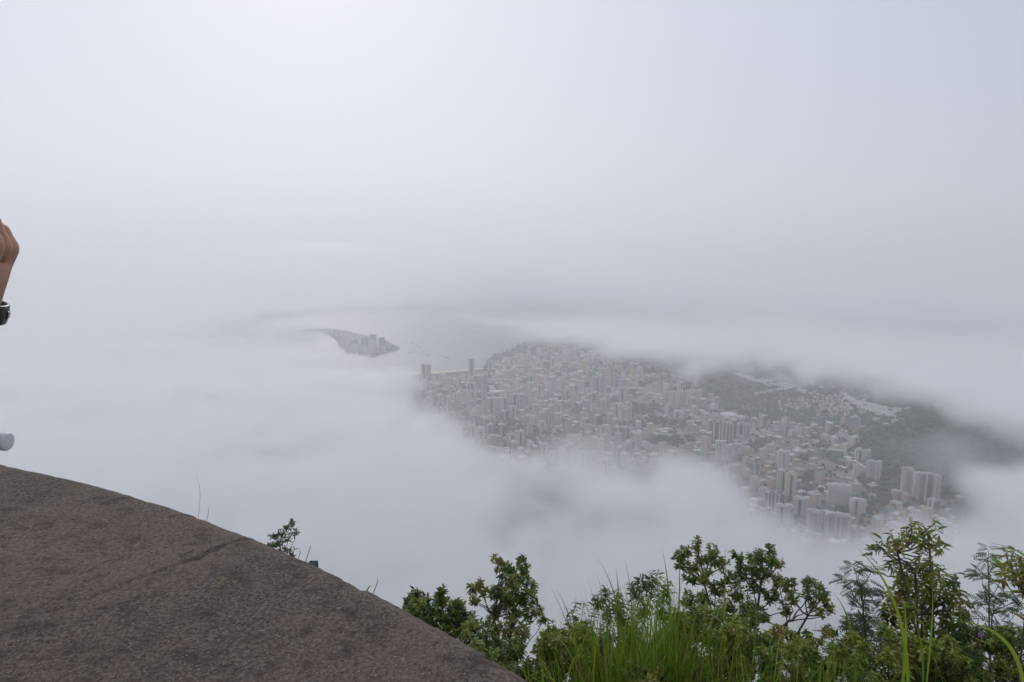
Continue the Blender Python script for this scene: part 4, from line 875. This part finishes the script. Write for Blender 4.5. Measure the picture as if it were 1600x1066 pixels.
# bracelet round the wrist
axis = Vector((0.28, 0.05, 1)).normalized(); bc = hp(-20, 487); q4 = axis.to_track_quat('Z', 'Y')
def band(name, r, w, t, mat, a0=0.0, a1=2*math.pi, n=40):
    V = []; F = []; m = 12; full = a1-a0 > 6.2
    for i in range(n if full else n+1):
        a = a0+(a1-a0)*i/n
        for j in range(m):
            b_ = 2*math.pi*j/m; rr = r+t*math.copysign(abs(math.cos(b_))**.7, math.cos(b_)); V.append(tuple(bc-po+q4 @ Vector((rr*math.cos(a), rr*.86*math.sin(a), w/2*math.copysign(abs(math.sin(b_))**.6, math.sin(b_))))))
    for i in range(n):
        for j in range(m):
            p_, r_ = i*m, ((i+1) % n if full else i+1)*m; F.append((p_+j, p_+(j+1) % m, r_+(j+1) % m, r_+j))
    if not full: F += [tuple(range(m)), tuple(n*m+j for j in range(m))[::-1]]
    return mesh_obj(name, V, F, mat, per, True)
band('bracelet', .0275, .032, .0038, principled("bracelet_black", (0.012, 0.011, 0.012), 0.35, noise=(60, (0.03, 0.028, 0.028), 3), spec=.5))
band('bracelet_clasp', .0300, .013, .0032, principled("clasp_metal", (0.32, 0.27, 0.25), 0.35, metallic=.8), -1.5, -.35, 12)
# water bottle with its white cap pointing right
bt = empty('water_bottle', tuple(bot)); bt.rotation_euler = (0, R(90+6), 0); tag(bt, "white capped plastic bottle held sideways at the left edge", 'bottle')
def lathe(name, prof, mat, parent, n=32, ribs=0):
    V = []; F = []
    for (r, z) in prof:
        for k in range(n):
            rr = r*(1+(0.025 if ribs and k % 2 else 0)); V.append((rr*math.cos(2*math.pi*k/n), rr*math.sin(2*math.pi*k/n), z))
    m = len(prof)
    F = [(i*n+k, i*n+(k+1) % n, (i+1)*n+(k+1) % n, (i+1)*n+k) for i in range(m-1) for k in range(n)]
    F += [tuple(range(n))[::-1], tuple((m-1)*n+k for k in range(n))]
    return mesh_obj(name, V, F, mat, parent, True)
M_cap = principled("cap_plastic", (0.66, 0.66, 0.67), 0.4, spec=.5)
M_pet = principled("clear_plastic", (0.55, 0.60, 0.66), 0.08, spec=.5); M_pet.node_tree.nodes['Principled BSDF'].inputs['Transmission Weight'].default_value = .85
lathe('cap', [(.0125, -.001), (.0143, .0), (.0143, .0003), (.0143, .0150), (.0143, .0153), (.0137, .0164), (.0130, .0168), (.0128, .0169), (.004, .0169)], M_cap, bt, 64, 1)
lathe('collar', [(.0130, -.0055), (.0155, -.005), (.0155, -.0028), (.0130, -.0022)], M_cap, bt)
lathe('bottle_body', [(.0110, -.0015), (.0110, -.012), (.014, -.022), (.024, -.042), (.031, -.060), (.0315, -.09), (.0295, -.095), (.0315, -.10), (.0315, -.15), (.0295, -.155), (.0315, -.16), (.031, -.195), (.026, -.203)], M_pet, bt)
# ------------------------------------------------------------------ clouds and haze
def box_obj(name, lo, hi, mat):
    x0, y0, z0 = lo; x1, y1, z1 = hi
    v = [(x0,y0,z0),(x1,y0,z0),(x1,y1,z0),(x0,y1,z0),(x0,y0,z1),(x1,y0,z1),(x1,y1,z1),(x0,y1,z1)]
    return mesh_obj(name, v, [(0,3,2,1),(4,5,6,7),(0,1,5,4),(1,2,6,5),(2,3,7,6),(3,0,4,7)], mat)
def vol_mat(name, dens, color=(1, 1, 1), g=0.0):
    m = bpy.data.materials.new(name); m.use_nodes = True; nt = m.node_tree; nt.nodes.clear()
    out = nt.nodes.new('ShaderNodeOutputMaterial'); pv = nt.nodes.new('ShaderNodeVolumePrincipled')
    pv.inputs['Color'].default_value = (*color, 1); pv.inputs['Density'].default_value = dens; pv.inputs['Anisotropy'].default_value = g
    nt.links.new(pv.outputs[0], out.inputs['Volume'])
    return m, nt, pv
# gap in the cloud deck: soft round openings laid out on the deck's mid plane: px, py, half width px, half height px, tilt deg, amount
DECK_Z0, DECK_Z1 = 484.0, 518.0
DECK_M = 500.0
def deck_material(openings, dens, rate):
    m, nt, pv = vol_mat("cloud_deck_air", 0.0, (0.985, 0.99, 0.998), 0.35); N = nt.nodes.new; L = nt.links.new
    def math_(op, a, b=None, c=None, clamp=False):
        n = N('ShaderNodeMath'); n.operation = op; n.use_clamp = clamp
        for i, v in enumerate((a, b, c)):
            if v is None: continue
            if isinstance(v, (int, float)): n.inputs[i].default_value = v
            else: L(v, n.inputs[i])
        return n.outputs[0]
    tc = N('ShaderNodeTexCoord'); P = tc.outputs['Object']
    n1 = N('ShaderNodeTexNoise'); n1.inputs['Scale'].default_value = 1/170.; n1.inputs['Detail'].default_value = 4; n1.inputs['Roughness'].default_value = 0.55
    L(P, n1.inputs['Vector'])
    # warp the position a little so the openings have ragged rims
    total = None
    for (cx, cy, ax, ay, ux, uy, amt) in openings:
        # local coords: ((p-c).u/ax)^2 + ((p-c).v/ay)^2
        d = N('ShaderNodeMapping'); d.vector_type = 'TEXTURE'
        d.inputs['Location'].default_value = (cx, cy, 0); d.inputs['Rotation'].default_value = (0, 0, math.atan2(uy, ux)); d.inputs['Scale'].default_value = (ax, ay, 1e6)
        L(P, d.inputs['Vector'])
        q = N('ShaderNodeVectorMath'); q.operation = 'DOT_PRODUCT'; L(d.outputs[0], q.inputs[0]); L(d.outputs[0], q.inputs[1])
        g = math_('MULTIPLY', math_('EXPONENT', math_('MULTIPLY', q.outputs['Value'], -0.9)), amt)
        total = g if total is None else math_('ADD', total, g)
    # coverage = smoothstep of (1 - opening) shifted by noise
    n2 = N('ShaderNodeTexNoise'); n2.inputs['Scale'].default_value = 1/55.; n2.inputs['Detail'].default_value = 5; n2.inputs['Roughness'].default_value = 0.6; n2.inputs['Distortion'].default_value = 0.6; L(P, n2.inputs['Vector'])
    f = math_('ADD', total, math_('MULTIPLY', math_('SUBTRACT', n1.outputs['Fac'], 0.5), -1.7))
    f = math_('ADD', f, math_('MULTIPLY', math_('SUBTRACT', n2.outputs['Fac'], 0.5), -1.6))
    mr = N('ShaderNodeMapRange'); mr.interpolation_type = 'SMOOTHSTEP'
    mr.inputs[1].default_value = 0.88; mr.inputs[2].default_value = -0.02; mr.inputs[3].default_value = 0.0; mr.inputs[4].default_value = 1.0
    L(f, mr.inputs[0])
    # soft top and bottom
    sx = N('ShaderNodeSeparateXYZ'); L(P, sx.inputs[0])
    mid, half = (DECK_Z0+DECK_Z1)/2, (DECK_Z1-DECK_Z0)/2
    h = math_('DIVIDE', math_('ABSOLUTE', math_('SUBTRACT', sx.outputs[2], mid)), half)
    hz = math_('SUBTRACT', 1.0, math_('MULTIPLY', h, h), clamp=True)
    thin = math_('POWER', math_('DIVIDE', 900.0, math_('MAXIMUM', sx.outputs[1], 900.0)), 1.5)     # the deck thins out away from the mountain
    L(math_('MULTIPLY', math_('MULTIPLY', math_('MULTIPLY', mr.outputs[0], hz), thin), dens), pv.inputs['Density'])
    m.cycles.volume_step_rate = rate
    return m
def opening(px, py, wpx, hpx, amt, tilt=0.0):
    c = at_z(px, py, DECK_M)
    e = at_z(px + wpx*math.cos(tilt), py + wpx*math.sin(tilt), DECK_M) - c
    v = at_z(px, py + hpx, DECK_M) - c; w = at_z(px, py - hpx, DECK_M) - c
    u = e.normalized(); ay = abs((v-w).cross(u).z)/2
    return (c.x, c.y, e.length, ay, u.x, u.y, amt)
OPEN = [opening(560, 503, 110, 30, 1.8, R(4)), opening(640, 530, 120, 34, 1.35, R(8)), opening(740, 560, 105, 42, 1.35, R(8)),
        opening(715, 615, 62, 44, 1.15, 0), opening(800, 640, 62, 50, 1.0, 0), opening(855, 612, 100, 50, 1.3, 0), opening(985, 606, 115, 56, 1.4, R(4)),
        opening(850, 768, 90, 28, 0.24, 0), opening(1075, 755, 42, 32, -1.1, 0), opening(960, 775, 60, 26, -0.6, 0), opening(1150, 790, 40, 40, -0.5, 0),
        opening(1150, 635, 112, 72, 1.4, R(6)), opening(1180, 705, 46, 46, 0.8, 0), opening(1290, 688, 120, 82, 1.4, R(8)), opening(1275, 790, 85, 52, 1.15, 0),
        opening(1395, 755, 84, 52, 1.15, 0), opening(1430, 680, 105, 62, 1.15, R(5)), opening(1560, 685, 110, 46, 0.55, 0), opening(1550, 770, 60, 34, -0.6, 0)]
cloud = box_obj("cloud", (-4200, 60, DECK_Z0), (3600, 7500, DECK_Z1), deck_material(OPEN, 0.050, 0.035))
tag(cloud, "low grey cloud deck below the viewpoint, broken by a long gap over the city", "cloud", kind="stuff")
haze = box_obj("haze", (-14000, -3000, -2), (14000, 15000, 1350), vol_mat("haze_air", 0.00023, (0.985, 0.99, 0.999), 0.34)[0])
tag(haze, "thin pale mist filling the air over the whole view", "haze", kind="stuff")

def lump(px, py, depth, rx, ry, rz, dens, label, g=0.35, rate=0.3, seed=0.0, color=(0.985, 0.99, 0.998)):
    m, nt, pv = vol_mat("cloud_air", 0.0, color, g); N = nt.nodes.new; L = nt.links.new
    tc = N('ShaderNodeTexCoord'); ln = N('ShaderNodeVectorMath'); ln.operation = 'LENGTH'
    sc = N('ShaderNodeVectorMath'); sc.operation = 'DIVIDE'; sc.inputs[1].default_value = (rx, ry, rz); L(tc.outputs['Object'], sc.inputs[0]); L(sc.outputs[0], ln.inputs[0])
    n1 = N('ShaderNodeTexNoise'); n1.noise_dimensions = '4D'; n1.inputs['W'].default_value = seed; n1.inputs['Scale'].default_value = 2.2/rx; n1.inputs['Detail'].default_value = 4; L(tc.outputs['Object'], n1.inputs['Vector'])
    a = N('ShaderNodeMath'); a.operation = 'MULTIPLY_ADD'; L(n1.outputs['Fac'], a.inputs[0]); a.inputs[1].default_value = 1.3; L(ln.outputs['Value'], a.inputs[2])
    mr = N('ShaderNodeMapRange'); mr.interpolation_type = 'SMOOTHSTEP'; mr.inputs[1].default_value = 1.42; mr.inputs[2].default_value = 0.70; mr.inputs[3].default_value = 0; mr.inputs[4].default_value = dens
    L(a.outputs[0], mr.inputs[0]); L(mr.outputs[0], pv.inputs['Density']); m.cycles.volume_step_rate = rate
    bm = bmesh.new(); bmesh.ops.create_icosphere(bm, subdivisions=3, radius=1.0); me = bpy.data.meshes.new('cloud')
    for v in bm.verts: v.co = Vector((v.co.x*rx, v.co.y*ry, v.co.z*rz))
    bm.to_mesh(me); bm.free(); me.materials.append(m); o = bpy.data.objects.new('cloud', me); o.location = at_d(px, py, depth); link(o)
    tag(o, label, 'cloud', None, 'stuff'); return o


lump(900, 462, 1900, 950, 620, 150, 0.0042, "grey cloud bank above the middle of the city, shade put into its colour", seed=5.0, rate=0.35, color=(0.84, 0.852, 0.88))  # greyer scatter colour paints in the shade of the fog above the city
lump(1480, 500, 1500, 650, 420, 130, 0.0036, "grey cloud bank over the wooded hill at the right, shade put into its colour", seed=7.0, rate=0.35, color=(0.84, 0.852, 0.89))  # same on the right: the fog's shade is carried by a darker colour
lump(690, 672, 950, 95, 120, 60, 0.010, "torn wisp of fog rising over the left lower edge of the city", seed=11.0, rate=0.4)
lump(930, 705, 900, 150, 110, 42, 0.009, "thin wisp of fog trailing along the lower edge of the middle city", seed=13.0, rate=0.4)
lump(1510, 715, 900, 130, 130, 60, 0.010, "thin wisp of fog drifting before the wooded hill", seed=17.0, rate=0.4)
lump(1130, 735, 880, 70, 90, 45, 0.012, "plume of fog standing up before the front towers' left side", seed=19.0, rate=0.4)
lump(470, 522, 3600, 260, 300, 75, 0.006, "low wisp of fog swallowing the left end of the headland", seed=23.0, rate=0.4)
